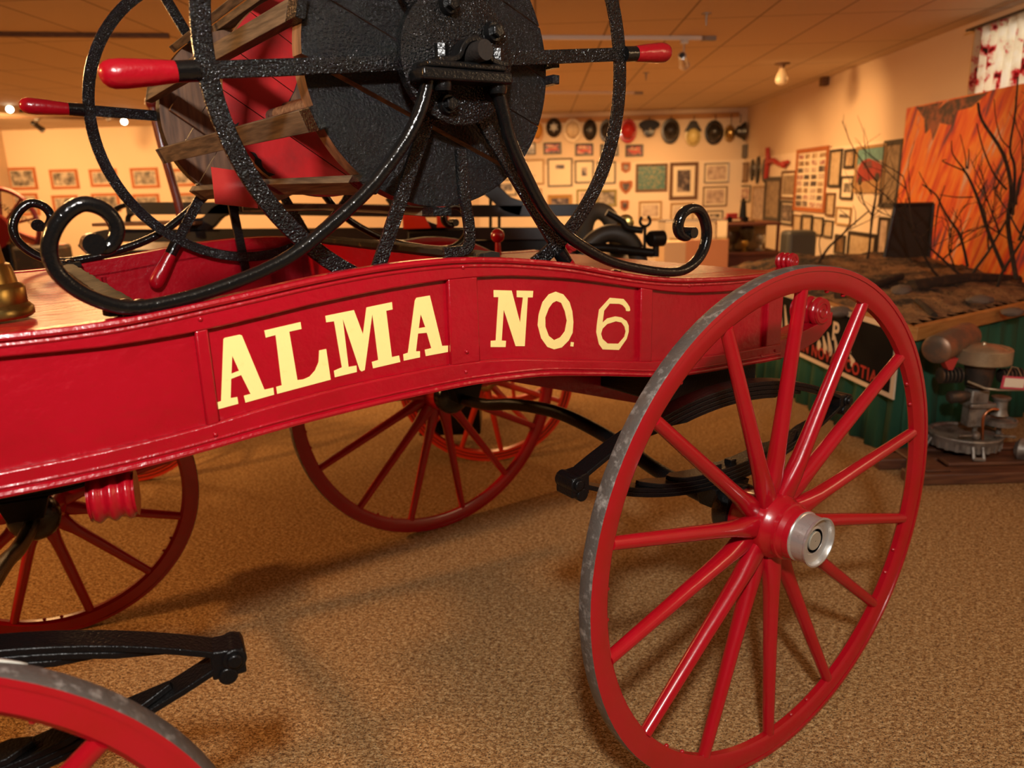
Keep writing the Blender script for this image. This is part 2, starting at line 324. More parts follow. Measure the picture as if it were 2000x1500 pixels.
# lettering painted on the near panel
FL_ = frame_of((0, -.5484, 0), (1, 0, 0), (0, 0, 1), (0, -1, 0))
LETTERS=[
('A',[[(-1.1338,1.1742),(-1.1316,1.1761),(-1.1076,1.1783),(-1.1041,1.1766),(-1.0776,1.0796),(-1.0623,1.0805),(-1.0623,1.0680),(-1.1113,1.0629),(-1.1125,1.0752),(-1.1012,1.0763),(-1.1129,1.1109),(-1.1295,1.1071),(-1.1340,1.0751),(-1.1233,1.0750),(-1.1229,1.0632),(-1.1580,1.0598),(-1.1575,1.0716),(-1.1496,1.0727)],[(-1.1233,1.1451),(-1.1153,1.1186),(-1.1280,1.1157)]]),
('L',[[(-1.0667,1.1799),(-1.0042,1.1866),(-1.0035,1.1745),(-1.0252,1.1725),(-1.0196,1.0865),(-1.0087,1.0861),(-0.9973,1.0892),(-0.9866,1.0985),(-0.9789,1.1125),(-0.9758,1.1328),(-0.9630,1.1337),(-0.9597,1.0773),(-1.0571,1.0684),(-1.0573,1.0810),(-1.0476,1.0820),(-1.0492,1.1698),(-1.0660,1.1676)]]),
('M',[[(-0.9591,1.1919),(-0.9054,1.1961),(-0.8917,1.1504),(-0.8810,1.1981),(-0.8303,1.2024),(-0.8298,1.1887),(-0.8429,1.1877),(-0.8378,1.1003),(-0.8229,1.1010),(-0.8212,1.0883),(-0.8773,1.0848),(-0.8785,1.0971),(-0.8654,1.0989),(-0.8709,1.1844),(-0.8938,1.0842),(-0.9000,1.0826),(-0.9036,1.0861),(-0.9277,1.1827),(-0.9243,1.0951),(-0.9089,1.0952),(-0.9093,1.0832),(-0.9519,1.0803),(-0.9522,1.0924),(-0.9368,1.0962),(-0.9443,1.1806),(-0.9587,1.1805)]]),
('A',[[(-0.7794,1.2051),(-0.7509,1.2065),(-0.7299,1.1064),(-0.7169,1.1052),(-0.7176,1.0924),(-0.7670,1.0915),(-0.7678,1.1042),(-0.7537,1.1052),(-0.7619,1.1363),(-0.7806,1.1372),(-0.7870,1.1040),(-0.7786,1.1028),(-0.7793,1.0909),(-0.8140,1.0896),(-0.8138,1.1020),(-0.8040,1.1035),(-0.7830,1.2003)],[(-0.7727,1.1730),(-0.7641,1.1475),(-0.7783,1.1473)]]),
('N',[[(-0.6058,1.2026),(-0.5621,1.1974),(-0.5430,1.1287),(-0.5345,1.1804),(-0.5499,1.1827),(-0.5495,1.1962),(-0.5078,1.1914),(-0.5094,1.1779),(-0.5220,1.1792),(-0.5326,1.0779),(-0.5561,1.0813),(-0.5831,1.1604),(-0.5902,1.0979),(-0.5796,1.0958),(-0.5812,1.0829),(-0.6177,1.0881),(-0.6165,1.1009),(-0.6045,1.0999),(-0.5953,1.1873),(-0.6064,1.1885)]]),
('O',[[(-0.4486,1.1840),(-0.4278,1.1761),(-0.4111,1.1578),(-0.4035,1.1369),(-0.4007,1.1129),(-0.4030,1.0895),(-0.4139,1.0739),(-0.4334,1.0612),(-0.4546,1.0599),(-0.4732,1.0679),(-0.4893,1.0891),(-0.4976,1.1182),(-0.4943,1.1407),(-0.4837,1.1655),(-0.4671,1.1800)],[(-0.4468,1.1639),(-0.4343,1.1586),(-0.4240,1.1392),(-0.4187,1.1185),(-0.4245,1.0956),(-0.4374,1.0838),(-0.4543,1.0801),(-0.4687,1.0914),(-0.4774,1.1124),(-0.4774,1.1322),(-0.4676,1.1507),(-0.4572,1.1610)]]),
('.',[[(-0.4075,1.0696),(-0.3997,1.0678),(-0.4011,1.0584),(-0.4097,1.0603)]]),
('6',[[(-0.2941,1.1550),(-0.2529,1.1480),(-0.2416,1.1374),(-0.2334,1.1270),(-0.2317,1.1197),(-0.2349,1.1177),(-0.2445,1.1195),(-0.2468,1.1262),(-0.2558,1.1342),(-0.2653,1.1381),(-0.2949,1.1419),(-0.3117,1.1276),(-0.3161,1.1015),(-0.3023,1.1091),(-0.2775,1.1109),(-0.2586,1.1063),(-0.2425,1.0960),(-0.2359,1.0845),(-0.2356,1.0700),(-0.2418,1.0540),(-0.2655,1.0313),(-0.3157,1.0399),(-0.3266,1.0537),(-0.3343,1.0817),(-0.3328,1.0966),(-0.3263,1.1316)],[(-0.2758,1.0994),(-0.2584,1.0944),(-0.2487,1.0837),(-0.2447,1.0712),(-0.2483,1.0597),(-0.2673,1.0462),(-0.3003,1.0513),(-0.3159,1.0640),(-0.3205,1.0764),(-0.3160,1.0875),(-0.3022,1.0963)]]),
]

for nme, loops in LETTERS:
    flat('painted_letter', loops, FL_, .0006, CREAM, cart)
# floor of the well, end boards and the decks
bm = newbm(); band(bm, XF, XE - .01, lambda x: bo(x) + .035, lambda x: bo(x) + .015, -.53, .53); obj('bottom_board', bm, RED, cart)
for x in (-1.268, -.612, XE - .022, XF):
    bm = newbm(); box(bm, (x, -.53, bo(x) + .03), (x + .02, .53, top(x) - .012)); obj('end_board', bm, RED, cart)
def deck(x0, x1, y0, y1, nm='deck'):
    k = max(1, round((y1 - y0) / .15)); bm = newbm()
    for i in range(k):
        a = y0 + (y1 - y0) * i / k; b = y0 + (y1 - y0) * (i + 1) / k - .0018
        band(bm, x0, x1, lambda x: top(x) - .003, lambda x: top(x) - .02, a, b, 24)
    return obj(nm, bm, DECK, cart, bevel=.001)
deck(XF, -1.270, -.53, .53)
bm = newbm()
for a, b, x0 in ((-.53, -.44, -.30), (-.44, -.20, -.60), (-.20, 0, -.60), (0, .20, -.60), (.20, .44, -.60), (.44, .53, -.60)):
    band(bm, x0, XE, lambda x: top(x) - .003, lambda x: top(x) - .02, a, b - .0018, 24)
obj('deck', bm, DECK, cart, bevel=.001)
# worn metal strips across the body
def strip(x0, x1):
    bm = newbm(); n = 40; rings = []
    for i in range(n + 1):
        y = -.545 + 1.09 * i / n; z = top((x0 + x1) / 2) + .002; j = lambda q: random.uniform(-.0012, .0012)
        rings.append([bm.verts.new((x0 + j(0), y, z - .006)), bm.verts.new((x0 + j(0), y, z + .006 + j(0))), bm.verts.new(((x0 + x1) / 2, y, z + .009 + j(0))), bm.verts.new((x1 + j(0), y, z + .007 + j(0))), bm.verts.new((x1 + j(0), y, z - .030))])
    for a, b in zip(rings, rings[1:]):
        for k in range(5): bm.faces.new([a[k], a[(k + 1) % 5], b[(k + 1) % 5], b[k]])
    bm.faces.new(rings[0]); bm.faces.new(rings[-1][::-1])
    return obj('cross_strip', bm, OLDGOLD, cart, bevel=.001)
s1 = strip(-1.272, -1.238); s2 = strip(-.624, -.585)
for s in (-1, 1):
    hz = top(-1.25) + .010
    bm = newbm(); P_ = [(-1.290, s * .528), (-1.225, s * .528), (-1.218, s * .490), (-1.262, s * .478), (-1.296, s * .505)]; a = [bm.verts.new((x, y, hz - .012)) for x, y in P_]; b = [bm.verts.new((x, y, hz + .002)) for x, y in P_]; bm.faces.new(a[::-1]); bm.faces.new(b)
    for k in range(5): bm.faces.new([a[k], a[(k + 1) % 5], b[(k + 1) % 5], b[k]])
    obj('foot_plate', bm, OLDGOLD, cart, bevel=.002)
    for x, y in ((-1.262, s * .492), (-1.243, s * .514)):
        bm = newbm(); lathe(bm, [(hz, .0125), (hz + .006, .0120), (hz + .009, .006), (hz + .0095, .001)], (x, y, 0), (0, 0, 1), 14); obj('bolt', bm, BLKS, cart)
# belly box between the wheels
for y in (-.30, .28):
    bm = newbm(); hexa(bm, [(x, y, z) for x, z in [(-.50, .962), (.27, .935), (.27, .80), (.10, .772)]], [(x, y + .02, z) for x, z in [(-.50, .962), (.27, .935), (.27, .80), (.10, .772)]]); obj('belly_board', bm, RED, cart)
bm = newbm(); box(bm, (-.10, -.535, .865), (.26, .535, .932)); obj('bolster', bm, BLKM, cart, bevel=.006)
# carved scrolls
def scroll(x, y, z, L, r, tailpts=None, nm='scroll', along=(0, 1, 0)):
    bm = newbm(); n = 28; prof = []
    for i in range(n + 1):
        t = i / n; prof.append((-L / 2 + L * t, r * (1 - .16 * (math.cos(t * 2 * PI * 3) * .5 + .5) * (0 if t in (0, 1) else 1)) * (1 if .04 < t < .96 else .93)))
    lathe(bm, prof, (x, y, z), along, 28)
    # spiral groove ridge on the near end
    for e in (-1, 1) if along == (0, 1, 0) else ():
        sp = []
        for k in range(34):
            a = k / 33 * 3.6 * PI; rr = r * (.16 + .68 * (k / 33)); sp.append((x + rr * math.cos(a + .5), y + e * L / 2, z + rr * math.sin(a + .5)))
        tube(bm, sp, r * .09, 6)
    if tailpts:
        secs = [rect(L * .9 * f, h) for (_, _, h, f) in tailpts]
        tube(bm, [(a, y, b) for a, b, _, _ in tailpts], 0, side=(0, 1, 0), sect=secs)
    return obj(nm, bm, RED, cart, bevel=.002)
for s in (-1, 1):
    scroll(.540, s * .50, 1.028, .085, .042, [(.27, .938, .05, 1), (.36, .940, .052, 1), (.45, .950, .055, 1), (.53, .968, .05, 1), (.585, .995, .032, 1), (.592, 1.02, .014, 1)])
    scroll(-1.322, s * .505, .938, .068, .042, None, along=(1, s * .25, 0))
    scroll(.435, s * .485, 1.178, .048, .024, [(.30, 1.150, .018, 1), (.38, 1.148, .018, 1), (.43, 1.158, .010, 1)])
bm = newbm(); ball(bm, (.112, .50, 1.232), .026, 16); cyl(bm, (.112, .50, 1.165), (.112, .50, 1.215), .013, .010); obj('knob', bm, RED, cart)

# ---- wheels
def wheel(loc, rot, R, W, n, phase, nm='wheel', hub=True, white=False):
    """local frame: axle along Y, outer face at y=0, inner face y=+W; spokes at phase degrees"""
    ti = R - .011; fo = R - .011; fi = R - .054
    bm = newbm(); sec = []
    # felloe with softly rounded inner edge
    N = 96; prof = [(fo, 0.0012), (fo, W - .0012), (fi + .010, W - .0012), (fi, W * .72), (fi, W * .28), (fi + .010, .0012)]
    rings = [[bm.verts.new((r * math.cos(2 * PI * k / N), y, r * math.sin(2 * PI * k / N))) for r, y in prof] for k in range(N)]
    for k in range(N):
        a, b = rings[k], rings[(k + 1) % N]
        for j in range(6): bm.faces.new([a[j], a[(j + 1) % 6], b[(j + 1) % 6], b[j]])
    wo = obj(nm, bm, REDW, cart, loc=loc, rot=rot)
    bm = newbm(); prof = [(ti - .0005, -.001), (R - .0018, -.001), (R, .002), (R, W - .002), (R - .0018, W + .001), (ti - .0005, W + .001)]
    rings = [[bm.verts.new((r * math.cos(2 * PI * k / N), y, r * math.sin(2 * PI * k / N))) for r, y in prof] for k in range(N)]
    for k in range(N):
        a, b = rings[k], rings[(k + 1) % N]
        for j in range(6):
            f = bm.faces.new([a[j], a[(j + 1) % 6], b[(j + 1) % 6], b[j]])
            if j in (0, 4, 5) : f.material_index = 1
    ty = obj('tyre', bm, [TYW if white else IRON, REDW], wo)
    # spokes: squarish at the hub, oval then round at the rim, slightly dished
    me = None
    for i in range(n):
        a = math.radians(phase + 360 / n * i); dy = .010 if i % 2 else -.006
        if me is None or i < 2:
            bm = newbm(); pts = []; secs = []
            for t in (0, .06, .14, .22, .32, .5, .75, 1):
                r = .050 + (fi + .004 - .050) * t; pts.append((r, .050 + dy * (1 - t) - .034 * t, 0))
                k = .5 if t < .2 else 1
                hw = lerp([(0, .021), (.06, .026), (.14, .0225), (.22, .0180), (.32, .0168), (.5, .0165), (1, .0140)], t)
                hy = lerp([(0, .012), (.06, .015), (.14, .020), (.22, .021), (.5, .0175), (1, .0140)], t)
                e = 1 if t > .25 else .45 + 2.2 * t
                s_ = []
                for q in range(14):
                    c_, s1_ = math.cos(2 * PI * q / 14), math.sin(2 * PI * q / 14)
                    s_.append((hy * math.copysign(abs(c_) ** e, c_), hw * math.copysign(abs(s1_) ** e, s1_)))
                secs.append(s_)
            tube(bm, pts, 0, side=(0, 1, 0), sect=secs)
            o = obj('spoke', bm, REDW, wo); M_ = o.data
            if i == 0: me0 = M_
            else: me1 = M_
            me = M_
        else:
            o = bpy.data.objects.new('spoke', me0 if i % 2 == 0 else me1); COL.objects.link(o); o.parent = wo
        o.rotation_euler = (0, -a, 0)
    # felloe bolts
    bm = newbm()
    for i in range(n // 2):
        a = math.radians(phase + 360 / n * (2 * i + .5))
        for d in (-.06, .06): ball(bm, ((fi - .001) * math.cos(a + d), W * .45, (fi - .001) * math.sin(a + d)), .0055, 8)
    obj('felloe_bolt', bm, REDW, wo)
    bm = newbm(); lathe(bm, [(-.036, .056), (-.034, .060), (-.022, .062), (-.020, .059), (-.008, .064), (-.006, .068), (.002, .069), (.004, .066), (.016, .070), (.022, .075), (.030, .078), (.075, .078), (.085, .074), (.13, .062), (.132, .058)], (0, 0, 0), (0, 1, 0), 40); obj('hub', bm, REDW, wo)
    bm = newbm(); lathe(bm, [(.128, .066), (.130, .070), (.165, .072), (.175, .066), (.190, .050), (.195, .03)], (0, 0, 0), (0, 1, 0), 32); obj('hub_band', bm, BLKS, wo)
    if hub:
        bm = newbm(); lathe(bm, [(-.034, .055), (-.0345, .0585), (-.037, .0592), (-.040, .0575), (-.041, .056), (-.070, .0545), (-.073, .058), (-.078, .0585), (-.0785, .055), (-.076, .053), (-.066, .0515), (-.064, .034), (-.066, .031), (-.066, .0285)], (0, 0, 0), (0, 1, 0), 48, cap=False); obj('hub_cap', bm, SILV, wo)
        bm = newbm(); lathe(bm, [(-.0655, .0290), (-.055, .0285), (-.054, .0225)], (0, 0, 0), (0, 1, 0), 32, cap=False); obj('hub_recess', bm, BLKM, wo)
        bm = newbm(); lathe(bm, [(-.05, .0222), (-.066, .0222), (-.0675, .0205), (-.0677, .001)], (0, 0, 0), (0, 1, 0), 32, cap=False); obj('axle_nut', bm, mat('dull_axle_steel', (.42, .38, .30), .45, metal=.5), wo)
    else:
        bm = newbm(); lathe(bm, [(-.034, .058), (-.075, .056), (-.078, .04), (-.078, .001)], (0, 0, 0), (0, 1, 0), 32); obj('hub_cap', bm, SILV, wo)
    return wo
TYW = IRON if True else mat('worn_tyre_with_white_paint', (.165, .135, .115), .5, metal=.4, bump=(140, .7, 5), var=[(30, (.26, .22, .19), .52, .7), (5.3, (.72, .72, .66), .572, .585)])
wheel((0, -.846, .611), (0, 0, 0), .611, .032, 14, -90.5)
wheel((0, .846, .611), (0, 0, PI), .611, .032, 14, -75)
FX0, FY0, FYAW = -1.5614, .0566, -.180
def ff(x, y): return (FX0 + x * math.cos(FYAW) - y * math.sin(FYAW), FY0 + x * math.sin(FYAW) + y * math.cos(FYAW))
a = ff(0, -.881); wf_ = wheel((a[0], a[1], .469), (0, 0, FYAW), .469, .034, 12, 42)
bm = newbm(); rows = []
for k in range(60):
    t = math.radians(118 - 60 * k / 59); y0 = .004 + .010 * max(0, (k - 30) / 30) + random.uniform(0, .004) if k < 52 else .020 + (k - 52) * .0016
    rows.append([bm.verts.new((r * math.cos(t), y, r * math.sin(t))) for y, r in ((y0, .4692), (.0335, .4692))])
for r0, r1 in zip(rows, rows[1:]): bm.faces.new([r0[0], r1[0], r1[1], r0[1]])
o = obj('white_paint_patch', bm, mat('flaked_white_paint', (.66, .66, .58), .5, bump=(50, .6, 4), var=(26, (.25, .22, .19), .60, .66)), wf_); md = o.modifiers.new('thick', 'SOLIDIFY'); md.thickness = .0006; md.offset = 0
a = ff(0, .881); wheel((a[0], a[1], .469), (0, 0, FYAW + PI), .469, .034, 12, 180 + 19 + 0)

# ---- elliptic springs, axles
def spring(x, y, rot, zc, h, half, nm='leaf_spring'):
    M = Matrix.Translation((x, y, 0)) @ Matrix.Rotation(rot, 4, 'Z')
    bm = newbm()
    for up in (1, -1):
        for k in range(4):
            hf = half * (1 - .20 * k); pts = []
            for i in range(25):
                t = -1 + 2 * i / 24; X = hf * t; z = zc + up * (h * (1 - (X / half) ** 2) ** 1.0 - .0115 * k)
                pts.append(M @ V((X, 0, z)))
            w0 = .048
            secs = [rect(w0 * (1 if abs(-1 + 2 * i / 24) < .86 or k == 0 else (.25 if i in (0, 24) else .65)), .0105) for i in range(25)]
            tube(bm, pts, 0, side=M.to_3x3() @ V((0, 1, 0)), sect=secs)
    o = obj(nm, bm, BLKM, cart, bevel=.0015)
    for e in (-1, 1):
        bm = newbm()
        p = V((e * half, 0, zc)); d = V((0, .030, 0))
        cyl(bm, M @ (p - d), M @ (p + d), .019, n=18); cyl(bm, M @ (p - d * 1.18), M @ (p + d * 1.18), .012, n=12)
        cyl(bm, M @ (p - d + V((e * -.012, 0, -.026))), M @ (p + d + V((e * -.012, 0, -.026))), .015, n=16)
        hexa(bm, [M @ (p + V((e * .016, yy, zz))) for yy, zz in ((-.028, -.028), (.028, -.028), (.028, .016), (-.028, .016))], [M @ (p + V((e * -.035, yy, zz))) for yy, zz in ((-.024, -.030), (.024, -.030), (.024, .020), (-.024, .020))])
        obj('spring_eye', bm, BLKM, o, bevel=.003)
    bm = newbm(); p = [M @ V(q) for q in ((-.045, -.034, zc - h - .01), (.045, -.034, zc - h - .01), (.045, .034, zc - h - .01), (-.045, .034, zc - h - .01))]
    q = [M @ V(q) for q in ((-.065, -.034, zc - h + .042), (.065, -.034, zc - h + .042), (.065, .034, zc - h + .042), (-.065, .034, zc - h + .042))]
    for a in p: a.z -= .055
    hexa(bm, p, [v - V((0, 0, .045)) for v in q]); 
    for dx in (-.028, .028):
        box(bm, (-.011, -.011, zc - h + .030), (.011, .011, zc - h + .050), M @ Matrix.Translation((dx, 0, 0)))
    obj('spring_saddle', bm, BLKM, o, bevel=.002)
    return o
for s in (-1, 1):
    spring(0.02, s * .63, 0, .788, .122, .50)
    a = ff(0, s * .64); spring(a[0], a[1], FYAW, .688, .118, .478)
ax = spline([(0, -.80, .611), (0, -.62, .612), (0, -.43, .632), (0, -.25, .672), (0, 0, .697), (0, .25, .672), (0, .43, .632), (0, .62, .612), (0, .80, .611)], 6)
bm = newbm(); tube(bm, ax, .021, 14); obj('rear_axle', bm, BLKM, cart)
bm = newbm(); tube(bm, [V((*ff(p.x, p.y * 1.04), p.z - .142)) for p in ax], .021, 14); obj('front_axle', bm, BLKM, cart)
# fifth wheel and drawbar
a = ff(0, 0)
bm = newbm(); lathe(bm, [(.86, .10), (.865, .235), (.885, .24), (.90, .235), (.905, .16), (.985, .16)], (a[0], a[1], 0), (0, 0, 1), 40); box(bm, (-.06, -.66, .80), (.06, .66, .862), Matrix.Translation((a[0], a[1], 0)) @ Matrix.Rotation(FYAW, 4, 'Z')); obj('fifth_wheel', bm, BLKM, cart, bevel=.003)
bm = newbm()
for s in (-1, 1): tube(bm, [V((*ff(-.02, s * .22), .845)), V((*ff(-.25, s * .16), .70)), V((*ff(-.75, s * .05), .50))], .017, 12)
obj('drawbar', bm, OLDGOLD, cart)

# ---- the reel
HWB = mat('black_bearing_paint', (.005, .005, .005), .24, bump=(160, .6, 3, .0018), spec=.4)
RN = V((-.662, -.50, 1.631)); RF = V((-.764, .50, 1.600))
def ctr(y): return RN + (RF - RN) * ((y + .5) / 1.0)
def handwheel(c, R, phase, outer):
    s = -1 if outer < 0 else 1
    hw = obj_ring('hand_wheel', c, R, .031 if R > .42 else .028, .010, BLK)
    for i in range(6):
        a = math.radians(phase + 60 * i); d = V((math.cos(a), 0, math.sin(a)))
        bm = newbm(); tube(bm, [c + d * .05, c + d * (R - .028)], 0, side=(0, 1, 0), sect=rect(.010, .027)); obj('spoke', bm, BLK, hw, bevel=.0015)
        bm = newbm(); lathe(bm, [(R - .002, .0165), (R + .025, .0160), (R + .032, .0160)], c, d, 20); obj('grip_socket', bm, BLKS, hw)
        bm = newbm(); k = 1 if R > .42 else .92
        lathe(bm, [(R + .031, .0160 * k), (R + .036, .0168 * k), (R + .07, .0195 * k), (R + .105, .0215 * k), (R + .120, .0210 * k), (R + .129, .0180 * k), (R + .135, .0125 * k), (R + .138, .006 * k), (R + .1385, .0005)], c, d, 24); obj('red_grip', bm, RED, hw)
    return hw
def obj_ring(nm, c, R, rw, th, m):
    bm = newbm(); N = 96; prof = [(R, -th / 2), (R, th / 2), (R - rw, th / 2), (R - rw, -th / 2)]
    rings = [[bm.verts.new(c + V((r * math.cos(2 * PI * k / N), y, r * math.sin(2 * PI * k / N)))) for r, y in prof] for k in range(N)]
    for k in range(N):
        a, b = rings[k], rings[(k + 1) % N]
        for j in range(4): bm.faces.new([a[j], a[(j + 1) % 4], b[(j + 1) % 4], b[j]])
    return obj(nm, bm, m, cart, bevel=.0015)
handwheel(RN, .452, 5.5, -1); handwheel(RF, .393, -3, 1)
def plank_disc(nm, y0, y1, R, ang, cuts, m, rim=None, gap=.0022, wide=None):
    """cuts: offsets of the plank seams along the direction ang (degrees)"""
    c0, c1 = ctr(y0), ctr(y1); circ = [(R * math.cos(2 * PI * k / 96), R * math.sin(2 * PI * k / 96)) for k in range(96)]
    n = (-math.sin(math.radians(ang)), math.cos(math.radians(ang))); bm = newbm()
    cs = [-9] + sorted(cuts) + [9]
    for a, b in zip(cs, cs[1:]):
        ga = gb = gap / 2
        if wide: ga = wide[1] / 2 if a == wide[0] else ga; gb = wide[1] / 2 if b == wide[0] else gb
        p = clip(circ, (n[0] * (a + ga), n[1] * (a + ga)), n); p = clip(p, (n[0] * (b - gb), n[1] * (b - gb)), (-n[0], -n[1]))
        if len(p) < 3: continue
        j = random.uniform(-.0012, .0012)
        q0 = [(c0.x + u, y0 + j, c0.z + v) for u, v in p]; q1 = [(c1.x + u, y1, c1.z + v) for u, v in p]
        A = [bm.verts.new(v) for v in q0]; B = [bm.verts.new(v) for v in q1]
        bm.faces.new(A[::-1]); bm.faces.new(B).material_index = 1 if rim else 0
        for k in range(len(A)):
            f = bm.faces.new([A[k], A[(k + 1) % len(A)], B[(k + 1) % len(A)], B[k]]); f.material_index = 1 if rim else 0
    return obj(nm, bm, [m] + ([rim] if rim else []), cart)
plank_disc('reel_disc', -.466, -.432, .263, -24, [-.11, 0.0, .095, .18], BLKT, DISCW, .003, wide=(-.11, .0075))
plank_disc('reel_disc', -.002, .022, .226, -34, [-.12, -.03, .06, .14], REELRED, DISCW, .002)
plank_disc('reel_disc', .432, .462, .2307, 55, [-.13, -.05, .03, .11], DISCW, BLKM, .002)
# torn, blackened places on the red disc
cart_M = Matrix.Translation((.1547, 2.2985, 0)) @ Matrix.Rotation(TH, 4, 'Z'); cart_I = cart_M.inverted()
def oncart(px, py, y): q = cart_I @ hit(px, py, cart_M @ V((0, y, 0)), cart_M.to_3x3() @ V((0, 1, 0))); return (q.x, q.z)
def mark(nm, pts, m, y=-.0048): flat(nm, [[oncart(a, b, y) for a, b in pts]], frame_of((0, y, 0), (1, 0, 0), (0, 0, 1), (0, -1, 0)), .0005, m, cart)
C2 = lambda l: [(300 + a / 5, 250 + b / 5) for a, b in l]; C1 = lambda l: [(300 + a / 5, b / 5) for a, b in l]
TORN = mat('charred_tear', (.010, .008, .008), .7, bump=(60, .5, 3))
mark('torn_patch', C2([(940, 230), (985, 240), (1002, 255), (1020, 290), (1052, 312), (1055, 345), (1066, 380), (1112, 430), (1190, 455), (1130, 476), (1062, 424), (1000, 358), (985, 340), (990, 290), (962, 252)]), TORN)
mark('torn_patch', C1([(762, 1190), (800, 1215), (835, 1192), (822, 1225), (805, 1255), (790, 1250), (778, 1222)]), TORN)
mark('torn_patch', C1([(1250, 148), (1300, 158), (1380, 142), (1392, 156), (1330, 172), (1262, 166)]), TORN)
mark('torn_patch', C1([(1400, 800), (1375, 880), (1335, 960), (1300, 1020), (1262, 1075), (1290, 1112), (1400, 1100), (1520, 1075), (1470, 940), (1430, 830)]), TORN)
mark('bared_wood', C1([(1402, 812), (1385, 880), (1345, 955), (1330, 1000), (1500, 990), (1500, 880), (1440, 840)]), DISCW, -.0062)
bm = newbm(); a_ = oncart(300 + 1295 / 5, 1052 / 5, -.03); b_ = oncart(300 + 1480 / 5, 1008 / 5, -.12); cyl(bm, (a_[0], -.03, a_[1]), (b_[0], -.12, b_[1]), .0115, n=14); obj('tie_rod', bm, wood('stub_rod_wood', (.06, .035, .025), (.14, .08, .055)), cart)
# cross batten on the brown far disc, bolted
bm = newbm(); c = ctr(.425); M = Matrix.Translation(c + V((-.10, 0, -.035))) @ Matrix.Rotation(math.radians(36), 4, 'Y'); box(bm, (-.12, -.012, -.022), (.20, .006, .022), M); obj('batten', bm, DISCW, cart, bevel=.002)
# slats
for ang in (-157.5, -127, -93, -3.2, 3.4, 165, 128, 98, 58):
    bm = newbm(); a = math.radians(ang); d = V((math.cos(a), 0, math.sin(a))); t = V((-math.sin(a), 0, math.cos(a)))
    w_ = .040 if abs(ang) > 10 else .017
    def q(y, r0, r1, w=w_): c = ctr(y); return [c + d * r0 - t * w / 2, c + d * r1 - t * w / 2, c + d * r1 + t * w / 2, c + d * r0 + t * w / 2]
    hexa(bm, q(-.445, .264, .281), q(-.005, .231 + (.012 if ang < -80 else .02), .250 + (.008 if ang < -80 else .02))); hexa(bm, q(-.005, .231 + (.012 if ang < -80 else .02), .250 + (.008 if ang < -80 else .02)), q(.485, .232, .250))
    nf = len(bm.faces); hexa(bm, q(-.486, .2645, .2815, w_ + .001), q(-.445, .2640, .2812, w_ + .001)); bm.faces.ensure_lookup_table()
    for f in bm.faces[nf:]: f.material_index = 1
    obj('slat', bm, [SLAT, BLKT], cart, bevel=.0012)
bm = newbm(); cyl(bm, ctr(-.615), ctr(.615), .0175, n=24); obj('reel_axle', bm, mat('axle_black', (.02, .016, .014), .55, bump=(200, .5, 3), spec=.3), cart)
bm = newbm()
for a in (200, 320, 80): 
    d = V((math.cos(math.radians(a)), 0, math.sin(math.radians(a)))) * .13; cyl(bm, ctr(-.43) + d, ctr(0) + d, .016, n=14)
obj('tie_rod', bm, wood('old_rod_wood', (.10, .05, .03), (.22, .13, .08)), cart)
